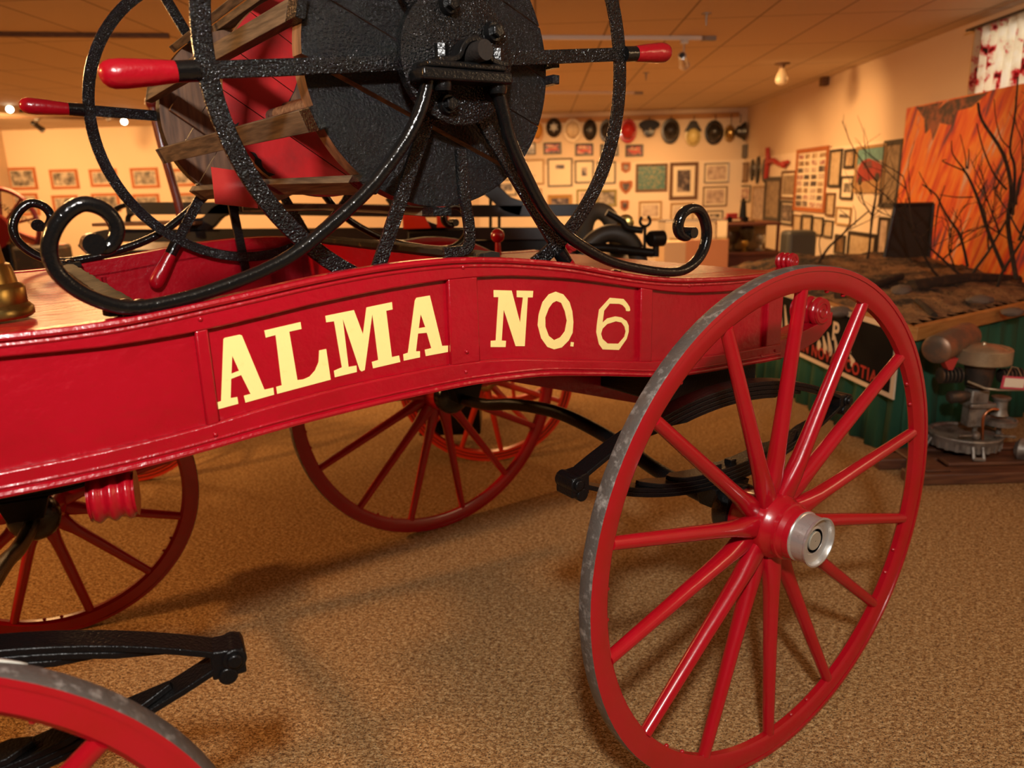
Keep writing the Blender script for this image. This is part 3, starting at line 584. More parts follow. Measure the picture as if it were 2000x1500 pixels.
for s in (-1, 1):
    c = ctr(s * .528); bm = newbm(); lathe(bm, [(-.011, .112), (-.010, .1175), (.010, .1175), (.012, .114), (.013, .02)], c, (0, s, 0), 64); fl = obj('hub_flange', bm, BLK, cart)
    for k, a in enumerate((103, 33, -39, -74 - 37, -159)):
        d = V((math.cos(math.radians(a)), 0, math.sin(math.radians(a)))) * .088
        bm = newbm(); lathe(bm, [(0, .019), (.012, .016), (.012, .0155)], c + V((0, s * .012, 0)) + d, (0, s, 0), 20); lathe(bm, [(0, .0125), (.012, .0125), (.014, .010)], c + V((0, s * .024, 0)) + d, (0, s, 0), 6); obj('nut', bm, HWB, fl)
    # pillow-block bearing
    y0, y1 = sorted((s * .545, s * .600)); cx = ctr(s * .57).x - .015
    bm = newbm(); box(bm, (cx - .098, y0, 1.583), (cx + .088, y1, 1.603)); box(bm, (cx - .085, y0 + .004, 1.604), (cx + .078, y1 - .004, 1.616)); br = obj('bearing_plate', bm, HWB, cart, bevel=.004)
    bm = newbm(); cc = ctr(s * .575)
    pts = [V((cc.x + x, cc.y, z)) for x, z in ((-.075, 1.618), (-.045, 1.620), (-.032, 1.628), (-.026, 1.640), (-.014, 1.652), (0, 1.656), (.014, 1.652), (.026, 1.640), (.030, 1.628), (.045, 1.620), (.07, 1.618))]
    tube(bm, spline(pts, 3), 0, side=(0, 1, 0), sect=rect(.034, .010)); obj('bearing_cap', bm, HWB, br, bevel=.002)
    for dx in (-.062, .055):
        bm = newbm(); x = cc.x + dx; lathe(bm, [(1.612, .012), (1.645, .012)], (x, cc.y, 0), (0, 0, 1), 6); obj('nut', bm, HWB, br)
        bm = newbm(); lathe(bm, [(1.568, .015), (1.576, .017), (1.583, .017)], (x, cc.y, 0), (0, 0, 1), 16); obj('bolt_head', bm, HWB, br)
    # scrolled legs
    L1 = [(-1.298, 1.335), (-1.288, 1.329), (-1.274, 1.333), (-1.264, 1.356), (-1.276, 1.381), (-1.304, 1.391), (-1.333, 1.372), (-1.352, 1.338), (-1.350, 1.302), (-1.327, 1.270), (-1.290, 1.246), (-1.252, 1.237), (-1.193, 1.242), (-1.13, 1.255), (-1.045, 1.281), (-.98, 1.314), (-.882, 1.386), (-.829, 1.437), (-.785, 1.490), (-.757, 1.540), (-.742, 1.588)]
    L2 = [(-.600, 1.588), (-.585, 1.54), (-.565, 1.483), (-.524, 1.415), (-.481, 1.354), (-.428, 1.305), (-.358, 1.263), (-.283, 1.230), (-.188, 1.207), (-.115, 1.195), (-.06, 1.195), (-.015, 1.213), (.012, 1.243), (.020, 1.280), (.007, 1.314), (-.018, 1.335), (-.048, 1.338), (-.072, 1.325), (-.081, 1.302), (-.074, 1.282), (-.055, 1.274), (-.042, 1.283)]
    for L in (L1, L2):
        off = 0 if s < 0 else -.02
        pts = spline([(x + (off if z > 1.45 else 0) * min(1, (z - 1.45) / .1), s * (.548 + .022 * max(0, min(1, (z - 1.3) / .28))), z + .002) for x, z in L], 5)
        bm = newbm(); N = len(pts); secs = []
        for i in range(N):
            z = pts[i].z; wide = .0135; deep = .0112
            secs.append([(wide * math.copysign(abs(math.cos(q)) ** .8, math.cos(q)), deep * math.copysign(abs(math.sin(q)) ** .8, math.sin(q))) for q in [2 * PI * k / 12 for k in range(12)]])
        tube(bm, pts, 0, side=(0, 1, 0), sect=secs)
        e = pts[0] if L is L1 else pts[-1]
        cyl(bm, e - V((0, .017, 0)), e + V((0, .017, 0)), .0155 if L is L1 else .013, n=18)
        obj('scrolled_leg', bm, BLKS, cart)
    bm = newbm(); box(bm, (-.30, s * .548 - .016, top(-.2) + .002 - .02), (-.09, s * .548 + .016, 1.198)); 
    bm.free()
    # upright stop bar with bent foot
    P = spline([(-.70, s * .520, 1.281), (-.672, s * .520, 1.281), (-.650, s * .520, 1.284), (-.640, s * .520, 1.300), (-.641, s * .520, 1.34), (-.650, s * .520, 1.40), (-.652, s * .520, 1.474)], 3)
    if s < 0:
        bm = newbm(); tube(bm, P, 0, side=(0, 1, 0), sect=rect(.014, .022)); obj('stop_bar', bm, BLK, cart, bevel=.003)
for x, z in ((-.235, 1.206), (-.075, 1.182)):
    bm = newbm(); lathe(bm, [(0, .016), (.008, .014), (.010, .006)], (x, -.50, top(x) - .003), (0, 0, 1), 14); obj('bolt', bm, BLKS, cart)
bm = newbm(); tube(bm, [(-.808, .512, 1.372), (-.79, .512, 1.17)], 0, side=(0, 1, 0), sect=rect(.012, .024)); obj('stop_bar', bm, BLKM, cart)

# red plastic card tucked on the reel
CE = lambda x, y, z: cart_M @ V((x, y, z))
cart_M = Matrix.Translation((.1547, 2.2985, 0)) @ Matrix.Rotation(TH, 4, 'Z')
cy = -.02; nn = cart_M.to_3x3() @ V((0, 1, 0)); p0 = CE(0, cy, 0)
q = [hit(x, y, p0, nn) for x, y in ((412, 326), (420, 398), (504, 407), (498, 338))]
bm = newbm(); hexa(bm, q, [p + nn * .0015 for p in q]); card = obj('sign_card', bm, mat('red_laminated_card', (.55, .03, .03), .18, coat=1, var=(9, (.60, .05, .04), .4, .6)), smooth=False)
tag(card, 'small blank red laminated card hanging on the wooden reel slats', 'card')
# brass nozzle standing on the front deck
c = hit(-22, 622, (0, 0, 1.2245), V((0, 0, 1)))
bm = newbm(); k = 1.0
lathe(bm, [(0, .058), (.004, .063), (.014, .063), (.018, .060), (.022, .056), (.045, .056), (.050, .053), (.054, .047), (.072, .044), (.082, .041), (.084, .036), (.10, .034), (.13, .031), (.24, .026), (.25, .031), (.26, .031), (.262, .02)], c, (0, 0, 1), 48)
noz = obj('brass_nozzle', bm, BRASS); noz.location = (0, 0, 0)
tag(noz, 'stepped brass nozzle standing on the red cart deck at the left edge', 'nozzle')

# ================================================================== WALL DISPLAYS
def blotch(name, cols, scale=9, stretch=(1, 1, 1), pos=None):
    m = bpy.data.materials.new(name); m.use_nodes = True; nt = m.node_tree; b = nt.nodes['Principled BSDF']; b.inputs['Roughness'].default_value = .35
    tc = nt.nodes.new('ShaderNodeNewGeometry'); mp = nt.nodes.new('ShaderNodeMapping'); mp.inputs['Scale'].default_value = stretch
    n = nt.nodes.new('ShaderNodeTexNoise'); n.inputs['Scale'].default_value = scale; n.inputs['Detail'].default_value = 4; n.inputs['Roughness'].default_value = .6
    nt.links.new(tc.outputs['Position'], mp.inputs[0]); nt.links.new(mp.outputs[0], n.inputs['Vector'])
    cr = nt.nodes.new('ShaderNodeValToRGB'); e = cr.color_ramp.elements; k = len(cols)
    e[0].color = (*cols[0], 1); e[0].position = .34; e[1].color = (*cols[-1], 1); e[1].position = .66
    for i in range(1, k - 1): q = e.new(.34 + .32 * i / (k - 1)); q.color = (*cols[i], 1)
    nt.links.new(n.outputs['Fac'], cr.inputs[0]); nt.links.new(cr.outputs[0], b.inputs['Base Color']); return m
ART = {
 'bw': blotch('old_photograph', [(.05, .045, .04), (.25, .22, .18), (.55, .48, .38)], 11),
 'sepia': blotch('sepia_photograph', [(.12, .07, .04), (.36, .24, .14), (.62, .48, .30)], 9),
 'pale': blotch('pale_print', [(.34, .25, .20), (.55, .43, .34), (.66, .56, .44)], 12),
 'dark': blotch('dark_photograph', [(.02, .02, .03), (.08, .06, .06), (.40, .32, .26)], 10),
 'engine': blotch('red_engine_print', [(.01, .01, .01), (.015, .012, .012), (.55, .06, .03), (.6, .4, .2)], 14, (1, 1, 2.2)),
 'patch': blotch('teal_patch_cloth', [(.05, .14, .13), (.08, .20, .18), (.35, .30, .16)], 30),
 'brown': blotch('brown_picture', [(.07, .035, .015), (.20, .10, .03), (.30, .17, .06)], 9),
 'collage': blotch('mixed_snapshots', [(.10, .10, .16), (.40, .10, .10), (.55, .45, .35), (.72, .62, .48)], 17),
 'doc': blotch('yellowed_document', [(.42, .30, .17), (.55, .42, .26), (.60, .48, .31)], 20),
 'plan': blotch('dim_document', [(.14, .10, .06), (.28, .20, .12), (.36, .27, .17)], 12),
}
FM = {'black': mat('black_picture_frame', (.02, .016, .014), .4), 'brown': wood('brown_picture_frame', (.09, .04, .015), (.17, .08, .03)), 'red': wood('reddish_picture_frame', (.34, .09, .02), (.46, .15, .04)),
      'tan': wood('tan_picture_frame', (.32, .19, .07), (.45, .28, .12)), 'gold': mat('gilt_picture_frame', (.42, .24, .07), .4, metal=.5, bump=(40, .8, 3, .01)), 'olive': mat('olive_picture_frame', (.26, .22, .05), .5), 'silver': mat('grey_picture_frame', (.28, .26, .24), .4, metal=.4)}
MAT = mat('cream_picture_mount', (.80, .70, .52), .8)
class Wall:
    def __init__(s, p0, n, ex): s.p0 = V(p0); s.n = V(n); s.ex = V(ex)
    def uv(s, px, py):
        q = hit(px, py, s.p0, s.n) - s.p0; return q.dot(s.ex), q.z
    def fr(s, u, z): return frame_of(s.p0 + s.ex * u + V((0, 0, z)), s.ex, V((0, 0, 1)), s.n)
BW = Wall(room(0, DB - .031, 0), -EF, ER); BWL = Wall(room(0, DB, 0), -EF, ER)
RW = Wall(room(XR - .031, 0, 0), -ER, -EF); RWU = Wall(room(XR, 0, 0), -ER, -EF)
def framed(wall, x0, y0, x1, y1, fk, fw, art, label, mount=0, grp=None, nm='framed_picture', inner=None, cat='picture', extra=None):
    """x0..y1 = outline read from the wall plane; fw frame width (m); mount = width of the mount (m)"""
    u0, za = wall.uv(x0, (y0 + y1) / 2); u1, _ = wall.uv(x1, (y0 + y1) / 2); xm = (x0 + x1) / 2
    _, z1 = wall.uv(xm, y0); _, z0 = wall.uv(xm, y1)
    W = abs(u1 - u0); H = abs(z1 - z0); M = wall.fr((u0 + u1) / 2, (z0 + z1) / 2)
    root = bpy.data.objects.new(nm, None); COL.objects.link(root); root.matrix_world = M; root.empty_display_size = .05
    tag(root, label, cat, grp)
    d = .022; w2, h2 = W / 2, H / 2; f = fw
    bm = newbm()
    if f > 0:
        o = [(-w2, -h2), (w2, -h2), (w2, h2), (-w2, h2)]; i = [(-w2 + f, -h2 + f), (w2 - f, -h2 + f), (w2 - f, h2 - f), (-w2 + f, h2 - f)]
        def ring(z, P): return [bm.verts.new((p[0], p[1], z)) for p in P]
        a, b, c, e = ring(0, o), ring(d, o), ring(d * .8, i), ring(0, i)
        for k in range(4):
            for s_, t_ in ((a, b), (b, c), (c, e), (e, a)): bm.faces.new([s_[k], s_[(k + 1) % 4], t_[(k + 1) % 4], t_[k]])
        obj('frame', bm, FM[fk], root, smooth=False)
    else: bm.free()
    if mount:
        bm = newbm(); box(bm, (-w2 + f, -h2 + f, .001), (w2 - f, h2 - f, .006)); obj('mount', bm, MAT, root, smooth=False)
    g = f + mount
    if art == 'snaps':
        cols_, rows_ = inner
        bm = newbm(); box(bm, (-w2 + f, -h2 + f, .001), (w2 - f, h2 - f, .006)); obj('mount', bm, MAT, root, smooth=False)
        for a in range(cols_):
            for b in range(rows_):
                cw, ch = (W - 2 * f) / cols_, (H - 2 * f) / rows_; x = -w2 + f + cw * a + cw * .08; y = -h2 + f + ch * b + ch * .1
                bm = newbm(); box(bm, (x, y, .006), (x + cw * random.uniform(.65, .86), y + ch * random.uniform(.6, .82), .009)); obj('snapshot', bm, ART[random.choice(['collage', 'dark', 'pale', 'sepia', 'collage'])], root, smooth=False)
    else:
        l, t, r, b_ = inner or (0, 0, 0, 0)
        bm = newbm(); box(bm, (-w2 + g + l, -h2 + g + b_, .002), (w2 - g - r, h2 - g - t, .009)); obj('print', bm, ART[art], root, smooth=False)
    if extra == 'ladder':   # pale engine silhouette on a dark print
        bm = newbm(); box(bm, (-w2 * .5, -h2 * .35, .009), (w2 * .55, h2 * .05, .0105)); obj('print_motif', bm, mat('print_engine_red', (.5, .05, .03), .5), root, smooth=False)
        bm = newbm(); box(bm, (-w2 * .55, h2 * .1, .009), (w2 * .4, h2 * .25, .0105), Matrix.Rotation(-.18, 4, 'Z')); obj('print_motif', bm, mat('print_ladder_tan', (.5, .36, .2), .5), root, smooth=False)
    return root
def c7(u, v): return 950 + u / 3.636, 200 + v / 3.636
def c4(u, v): return 1400 + u / 3.333, 200 + v / 3.333
def c1(u, v): return u / 3.333, v / 3.333
def F7(a, b, c, d, *k, **q): x0, y0 = c7(a, b); x1, y1 = c7(c, d); return framed(BW, x0, y0, x1, y1, *k, **q)
def F4(a, b, c, d, *k, **q): x0, y0 = c4(a, b); x1, y1 = c4(c, d); return framed(RW, x0, y0, x1, y1, *k, **q)
def F1(a, b, c, d, *k, **q): x0, y0 = c1(a, b); x1, y1 = c1(c, d); return framed(BWL, x0, y0, x1, y1, *k, **q)
G1 = 'small black engine prints under the hat rail'
BWU = Wall(room(0, DB, 0), -EF, ER)
def P7(a, b, c, d, *k, **q): x0, y0 = c7(a, b); x1, y1 = c7(c, d); return framed(BWU, x0, y0, x1, y1, *k, **q)
P7(250, 287, 350, 372, 'black', .02, 'bw', 'small black-edged print beside the black reel disc, below the yellow hat', grp=G1)
P7(405, 285, 532, 368, 'black', .03, 'engine', 'small black print of a red engine under the black hat with star', grp=G1, extra='ladder')
P7(630, 292, 758, 378, 'black', .03, 'engine', 'small black print of red engine under the white and round black hats', grp=G1, extra='ladder')
P7(808, 296, 938, 382, 'black', .03, 'bw', 'small black print partly behind the black iron wheel rim', grp=G1)
P7(987, 300, 1113, 385, 'black', .03, 'engine', 'small black print of a ladder truck under the red helmet', grp=G1, extra='ladder')
F7(235, 405, 410, 583, 'tan', .025, 'bw', 'pale tan-framed picture beside the right reel leg, left of the black-framed photo', mount=.12, inner=(0, .12, 0, 0))
F7(435, 397, 610, 597, 'black', .022, 'dark', 'black-framed photograph on a tall cream mount with dark group photo', mount=.11, inner=(0, -.03, 0, .15))
F7(628, 412, 762, 572, 'black', .022, 'dark', 'black-framed photograph in white mount, left of the wooden shields', mount=.09)
F7(785, 420, 918, 578, 'black', .022, 'sepia', 'black-framed photo in white mount crossed by the iron wheel rim', mount=.09)
F7(1060, 435, 1285, 633, 'brown', .035, 'patch', 'brown-framed teal cloth covered with collected badges')
F7(1300, 425, 1502, 690, 'brown', .055, 'dark', 'large dark-brown framed portrait-shaped photo with pale mount', mount=.07)
F7(1545, 430, 1722, 572, 'silver', .02, 'pale', 'upper grey-framed pale print nearest the room corner', mount=.03)
F7(1537, 597, 1708, 738, 'brown', .018, 'pale', 'middle pale print in thin brown frame near the room corner', mount=.03)
F7(1560, 768, 1678, 840, 'black', .016, 'bw', 'small wide black-framed photo, lowest near the room corner', mount=.04)
F7(48, 545, 215, 662, 'black', .022, 'bw', 'black-framed seascape photo left of the reel leg', mount=.05)
F7(300, 612, 395, 735, 'tan', .022, 'doc', 'tan-framed pale document seen between the reel legs', mount=.03)
F7(435, 655, 610, 800, 'gold', .06, 'dark', 'ornate gilt frame with a dark picture behind the black beam')
F7(640, 617, 762, 735, 'olive', .03, 'pale', 'olive-framed pale print cut by the iron wheel rim', mount=.03)
F7(778, 620, 925, 738, 'olive', .035, 'bw', 'olive-framed drawing right of the iron wheel rim')
F7(1082, 700, 1245, 835, 'tan', .03, 'pale', 'tan-framed mauve print right of the lowest shield', mount=.03)
F7(1305, 712, 1470, 838, 'tan', .03, 'pale', 'tan-framed mauve print below the large dark-brown frame', mount=.03)
def shield(u0, v0, u1, v1, label, tall):
    x0, y0 = c7(u0, v0); x1, y1 = c7(u1, v1); ua, _ = BW.uv(x0, (y0 + y1) / 2); ub, _ = BW.uv(x1, (y0 + y1) / 2); _, za = BW.uv((x0 + x1) / 2, y1); _, zb = BW.uv((x0 + x1) / 2, y0)
    W = (ub - ua) / 2; H = (zb - za) / 2; M = BW.fr((ua + ub) / 2, (za + zb) / 2)
    r = bpy.data.objects.new('shield_plaque', None); COL.objects.link(r); r.matrix_world = M; tag(r, label, 'plaque', 'wooden shield plaques on the far wall')
    P = [(-.75, 1), (0, .9), (.75, 1), (1, .8), (.95, .1), (.6, -.5), (0, -1), (-.6, -.5), (-.95, .1), (-1, .8)] if tall else [(-.8, 1), (.8, 1), (1, .8), (.9, -.5), (0, -1), (-.9, -.5), (-1, .8)]
    I = Matrix.Identity(4)
    flat('shield_board', [[(a * W, b * H) for a, b in P]], Matrix.Translation((0, 0, .012)), .010, FM['red'], r)
    flat('shield_emblem', [[(a * W * .55, b * H * .6) for a, b in P]], Matrix.Translation((0, 0, .024)), .003, ART['dark'], r)
shield(955, 425, 1025, 500, 'topmost of the three small wooden shield plaques', False)
shield(943, 555, 1037, 650, 'largest wooden shield plaque, in the middle of three', True)
shield(950, 695, 1012, 770, 'lowest of the three small wooden shield plaques', False)
# right wall
F4(118, 395, 208, 518, 'brown', .02, 'brown', 'brown picture beside the corner under the grey switch plate')
F4(110, 540, 222, 645, 'black', .02, 'snaps', 'black-framed pair of pages beside the corner', inner=(3, 1))
F4(235, 545, 312, 770, 'tan', .02, 'pale', 'tall pale sheet left of the dark tall frame', nm='wall_chart', cat='chart')
F4(315, 485, 416, 776, 'black', .06, 'plan', 'tall dark-framed notice leaning left of the photo collage')
F4(425, 445, 513, 630, 'brown', .03, 'plan', 'upper brown-framed picture left of the red-framed collage', mount=.03)
F4(420, 640, 500, 800, 'black', .03, 'dark', 'lower dark-framed picture left of the red-framed collage', mount=.02)
F4(517, 296, 718, 712, 'red', .05, 'snaps', 'large red-brown framed collage of many small snapshots', inner=(4, 8))
F4(738, 305, 815, 553, 'black', .03, 'doc', 'tall black-framed yellowed certificate right of the collage')
F4(838, 303, 905, 430, 'black', .03, 'sepia', 'small square brown photo above the small white-mounted picture')
F4(813, 478, 893, 632, 'black', .025, 'bw', 'black-framed sketch on white mount below the engine painting edge', mount=.05)
F4(718, 588, 773, 742, 'brown', .025, 'doc', 'narrow brown-framed document below the tall certificate')
F4(783, 680, 878, 800, 'tan', .02, 'dark', 'pale-mounted dark photo above the lower large frame', mount=.06)
F4(503, 730, 553, 850, 'brown', .02, 'doc', 'leftmost of four small documents under the collage')
F4(558, 728, 624, 868, 'black', .04, 'doc', 'thick black-framed document, second of four under the collage')
F4(630, 745, 695, 868, 'black', .02, 'doc', 'thin-framed document, third of four under the collage')
F4(700, 765, 760, 880, 'black', .02, 'doc', 'rightmost of four small documents under the collage')
F4(858, 845, 1040, 1040, 'black', .04, 'doc', 'large low black-framed sheet behind the bare branches')
F4(1055, 745, 1120, 1010, 'black', .03, 'pale', 'narrow black-framed print hidden beside the dark leaning panel')
F4(775, 860, 838, 990, 'black', .03, 'brown', 'small dark picture low on the right wall behind branches')
F4(1083, 245, 1203, 690, 'black', .05, 'plan', 'very tall black-framed banner left of the flame mural')
F4(1207, 272, 1238, 615, 'black', .02, 'pale', 'narrow pale print between tall banner and flame mural')
r = F4(910, 278, 1103, 588, 'tan', .03, 'pale', 'painting of a red fire engine under a blue sky', nm='engine_painting')
x0, y0 = c4(910, 278); x1, y1 = c4(1103, 588)
W = abs(RW.uv(x0, 330)[0] - RW.uv(x1, 330)[0]) / 2; H = abs(RW.uv(1700, y0)[1] - RW.uv(1700, y1)[1]) / 2
def pm(nm, P, col, z): flat(nm, [[(a * W, b * H) for a, b in P]], Matrix.Translation((0, 0, z)), .0006, mat(nm + '_colour', col, .5, var=(14, tuple(min(1, k * 1.5) for k in col), .4, .7)), r)
pm('painted_sky', [(-.9, .9), (.9, .9), (.9, .35), (-.9, .2)], (.10, .24, .24), .010)
pm('painted_ground', [(-.9, -.4), (.9, -.2), (.9, -.92), (-.9, -.92)], (.33, .19, .08), .010)
pm('painted_engine', [(-.85, -.55), (-.85, .0), (-.6, .35), (-.1, .45), (.4, .3), (.85, .1), (.8, -.35), (-.1, -.5)], (.24, .022, .018), .0115)
for wx, wy in ((-.6, -.48), (.55, -.36)): pm('painted_wheel', [(wx + .16 * math.cos(k * PI / 6), wy + .2 * math.sin(k * PI / 6)) for k in range(12)], (.02, .015, .015), .013)
pm('painted_cab', [(-.45, .28), (.1, .36), (.15, .05), (-.45, 0)], (.10, .03, .03), .013)
# switch plate, oval helmet shields, red nozzle on the right wall
def plate(wall, a, b, c, d, nm, m, label, cat, depth=.02, f=c4):
    x0, y0 = f(a, b); x1, y1 = f(c, d); u0, _ = wall.uv(x0, (y0 + y1) / 2); u1, _ = wall.uv(x1, (y0 + y1) / 2); _, z1 = wall.uv((x0 + x1) / 2, y0); _, z0 = wall.uv((x0 + x1) / 2, y1)
    bm = newbm(); box(bm, (-abs(u1 - u0) / 2, -abs(z1 - z0) / 2, 0), (abs(u1 - u0) / 2, abs(z1 - z0) / 2, depth), None)
    o = obj(nm, bm, m, bevel=.006); o.matrix_world = wall.fr((u0 + u1) / 2, (z0 + z1) / 2); tag(o, label, cat); return o
plate(RWU, 150, 278, 203, 362, 'wall_speaker', mat('grey_box_plastic', (.12, .11, .10), .5), 'small grey box high on the right wall near the corner', 'box', .06)
for i, (a, lab) in enumerate(((233, 'leftmost of three narrow oval badges'), (269, 'longest oval badge, middle of three'), (314, 'rightmost of three black oval badges'))):
    x, y = c4(a, 442); u, z = RW.uv(x, y); r_ = bpy.data.objects.new('oval_badge', None); COL.objects.link(r_); r_.matrix_world = RW.fr(u, z)
    tag(r_, lab + ' on the right wall', 'badge', 'oval badges by the corner'); h = (.17, .21, .18)[i]
    bm = newbm(); lathe(bm, [(0, 1), (.4, .92), (.7, .6), (.8, .01)], n=28); bmesh.ops.scale(bm, vec=(.13, h, .05), verts=bm.verts); obj('shell', bm, BLKS, r_)
    bm = newbm(); lathe(bm, [(0, 1), (.3, .01)], n=20); bmesh.ops.scale(bm, vec=(.06, h * .4, .02), verts=bm.verts); obj('emblem', bm, mat('badge_red', (.4, .04, .02), .5), r_, loc=(0, 0, .034))
u, z = RW.uv(*c4(345, 400)); u2, _ = RW.uv(*c4(488, 395)); r_ = bpy.data.objects.new('red_hydrant_wrench', None); COL.objects.link(r_); r_.matrix_world = RW.fr(u, z); tag(r_, 'red iron wrench-like tool mounted sideways on the right wall', 'tool')
L = abs(u2 - u); PRED = mat('wall_tool_red', (.40, .03, .025), .45)
bm = newbm(); tube(bm, spline([(-.02, .22, .04), (.02, .08, .04), (.0, -.08, .04), (-.02, -.20, .04)], 5), .035, 10); obj('tool_head', bm, PRED, r_)
bm = newbm(); tube(bm, spline([(0, .02, .04), (L * .3, .04, .04), (L * .6, -.02, .04), (L * .95, .0, .04)], 5), [.04 - .001 * i for i in range(16)], 10); ball(bm, (L * .8, -.03, .04), .05); obj('tool_handle', bm, PRED, r_)
# left part of the far wall
for i, (a, b, c, d, art) in enumerate([(55, 1090, 240, 1235, 'bw'), (330, 1102, 512, 1230, 'bw'), (587, 1100, 767, 1215, 'bw'), (855, 1092, 1035, 1224, 'bw'), (1125, 1098, 1265, 1212, 'bw'), (85, 1258, 255, 1402, 'bw'), (345, 1270, 515, 1386, 'bw'), (603, 1258, 782, 1378, 'bw'), (870, 1262, 1042, 1372, 'bw'), (1162, 1255, 1300, 1372, 'bw')]):
    lab = ['red-brown framed photo, top row, farthest left', 'red-brown framed photo, top row, second from the left', 'red-brown framed photo, top row, third, behind the iron rim', 'red-brown framed photo, top row, left of the red pole', 'red-brown framed photo, top row, right of the red pole',
           'red-brown framed photo, bottom row, farthest left behind the red wheel', 'red-brown framed photo, bottom row, second from the left', 'red-brown framed landscape photo, bottom row, behind the iron rim', 'red-brown framed photo, bottom row, left of the red pole', 'red-brown framed photo, bottom row, right of the red pole'][i]
    F1(a, b, c, d, 'red', .045, art, lab, grp='red-brown framed photos on the left of the far wall', mount=.012)

# hat rail and hats
zr = BWU.uv(1250, 230)[1]; ua = BWU.uv(1040, 230)[0]; ub = BWU.uv(1443, 234)[0]
rail = bpy.data.objects.new('hat_rail', None); COL.objects.link(rail); rail.matrix_world = BWU.fr((ua + ub) / 2, zr); tag(rail, 'long orange-brown wooden rail carrying the row of hats', 'rail')
RAILW = wood('rail_wood', (.36, .16, .04), (.46, .22, .06)); hl = (ub - ua) / 2
bm = newbm(); box(bm, (-hl - .6, -.04, 0), (hl, .04, .03)); obj('rail_board', bm, RAILW, rail)
HAT = {'yellow': mat('hat_yellow', (.55, .26, .04), .35), 'black': mat('hat_black', (.012, .012, .014), .3, coat=.3), 'white': mat('hat_white', (.75, .62, .42), .4), 'red': mat('hat_red', (.42, .012, .015), .28, coat=.4), 'lime': mat('hat_pale_yellow', (.62, .52, .20), .35), 'navy': mat('hat_navy_cloth', (.015, .018, .03), .8), 'brass': mat('hat_brass', (.45, .32, .12), .25, metal=.9)}
EMB = mat('silver_badge', (.24, .22, .18), .45, metal=.5)
def hat(u, v, w, h, col, kind, label, nm='fire_helmet', cat='helmet', emb=True):
    x, y = c7(u, v); U, Z = BWU.uv(x, y); px = abs(BWU.uv(x + 10, y)[0] - U) / 10; W = w / 3.636 * px / 2; H = h / 3.636 * px / 2
    r_ = bpy.data.objects.new(nm, None); COL.objects.link(r_); r_.matrix_world = BWU.fr(U, Z) @ Matrix.Translation((0, 0, .036)); tag(r_, label, cat, 'hats hung along the rail')
    m = HAT[col]
    bm = newbm(); hook = tube(bm, [(0, zr - Z, .03), (0, zr - Z, .08), (0, H * .9, .06)], .006, 6); obj('hook', bm, FM['black'], r_)
    if kind == 'helmet':
        bm = newbm(); lathe(bm, [(0.0, .72), (.25, .70), (.5, .60), (.72, .40), (.85, .15), (.87, .005)], n=32); bmesh.ops.scale(bm, vec=(W * 1.15, H * .95, W * 1.1), verts=bm.verts); obj('crown', bm, m, r_, loc=(0, H * .05, .02))
        bm = newbm(); lathe(bm, [(0, .70), (.0, .98), (.05, 1.0), (.09, .99), (.12, .72)], n=36, cap=False); bmesh.ops.scale(bm, vec=(W, H, W), verts=bm.verts); obj('brim', bm, m, r_)
        bm = newbm(); tube(bm, [(0, H * .7 * math.sin(t) + H * .05, .03 + W * 1.0 * math.cos(t)) for t in [-.9 + .2 * k for k in range(10)]], .012, 8); obj('comb', bm, m, r_)
    elif kind == 'cap':
        bm = newbm(); lathe(bm, [(0, .5), (.2, .6), (.5, .98), (.58, 1.0), (.66, .9), (.70, .01)], n=32); bmesh.ops.scale(bm, vec=(W, H * .55, W * .8), verts=bm.verts); obj('crown', bm, m, r_, loc=(0, H * .35, .0))
        bm = newbm(); lathe(bm, [(0, .01), (0, 1), (.06, 1), (.1, .01)], n=28); bmesh.ops.scale(bm, vec=(W * .5, H * .55, W), verts=bm.verts); obj('peak', bm, BLKS, r_, loc=(0, -H * .35, .06))
        bm = newbm(); lathe(bm, [(0, .01), (0, 1), (.3, 1), (.34, .01)], n=28); bmesh.ops.scale(bm, vec=(W * .62, H * .5, .1), verts=bm.verts); obj('cap_band', bm, m, r_, loc=(0, -H * .05, .0))
    elif kind == 'round':
        bm = newbm(); lathe(bm, [(0, .98), (.05, 1.0), (.3, .86), (.5, .6), (.6, .25), (.62, .005)], n=36); bmesh.ops.scale(bm, vec=(W, H, W), verts=bm.verts); obj('crown', bm, m, r_)
    elif kind == 'neck':
        bm = newbm(); lathe(bm, [(0, .9), (.3, .9), (.6, .7), (.8, .35), (.86, .005)], n=32); bmesh.ops.scale(bm, vec=(W * .8, H * .72, W), verts=bm.verts); obj('crown', bm, m, r_, loc=(0, -H * .25, .02))
        bm = newbm(); hexa(bm, [(-W, H * .15, .01), (W, H * .15, .01), (W * .35, H, .01), (-W * .35, H, .01)], [(-W, H * .15, .05), (W, H * .15, .05), (W * .35, H, .05), (-W * .35, H, .05)]); obj('neck_flap', bm, HAT['black'], r_, bevel=.01)
        bm = newbm(); lathe(bm, [(0, .9), (0, 1.05), (.06, 1.05), (.08, .9)], n=32, cap=False); bmesh.ops.scale(bm, vec=(W * .85, H * .76, W), verts=bm.verts); obj('brim', bm, m, r_, loc=(0, -H * .25, .02))
    elif kind == 'side':
        bm = newbm(); lathe(bm, [(-1, 1), (-.9, 1.02), (0, .62), (.6, .55), (.9, .3), (.95, .005)], axis=(-1, 0, 0), n=28); bmesh.ops.scale(bm, vec=(W, H, W * 1.1), verts=bm.verts); obj('crown', bm, m, r_, loc=(0, 0, W * 1.0))
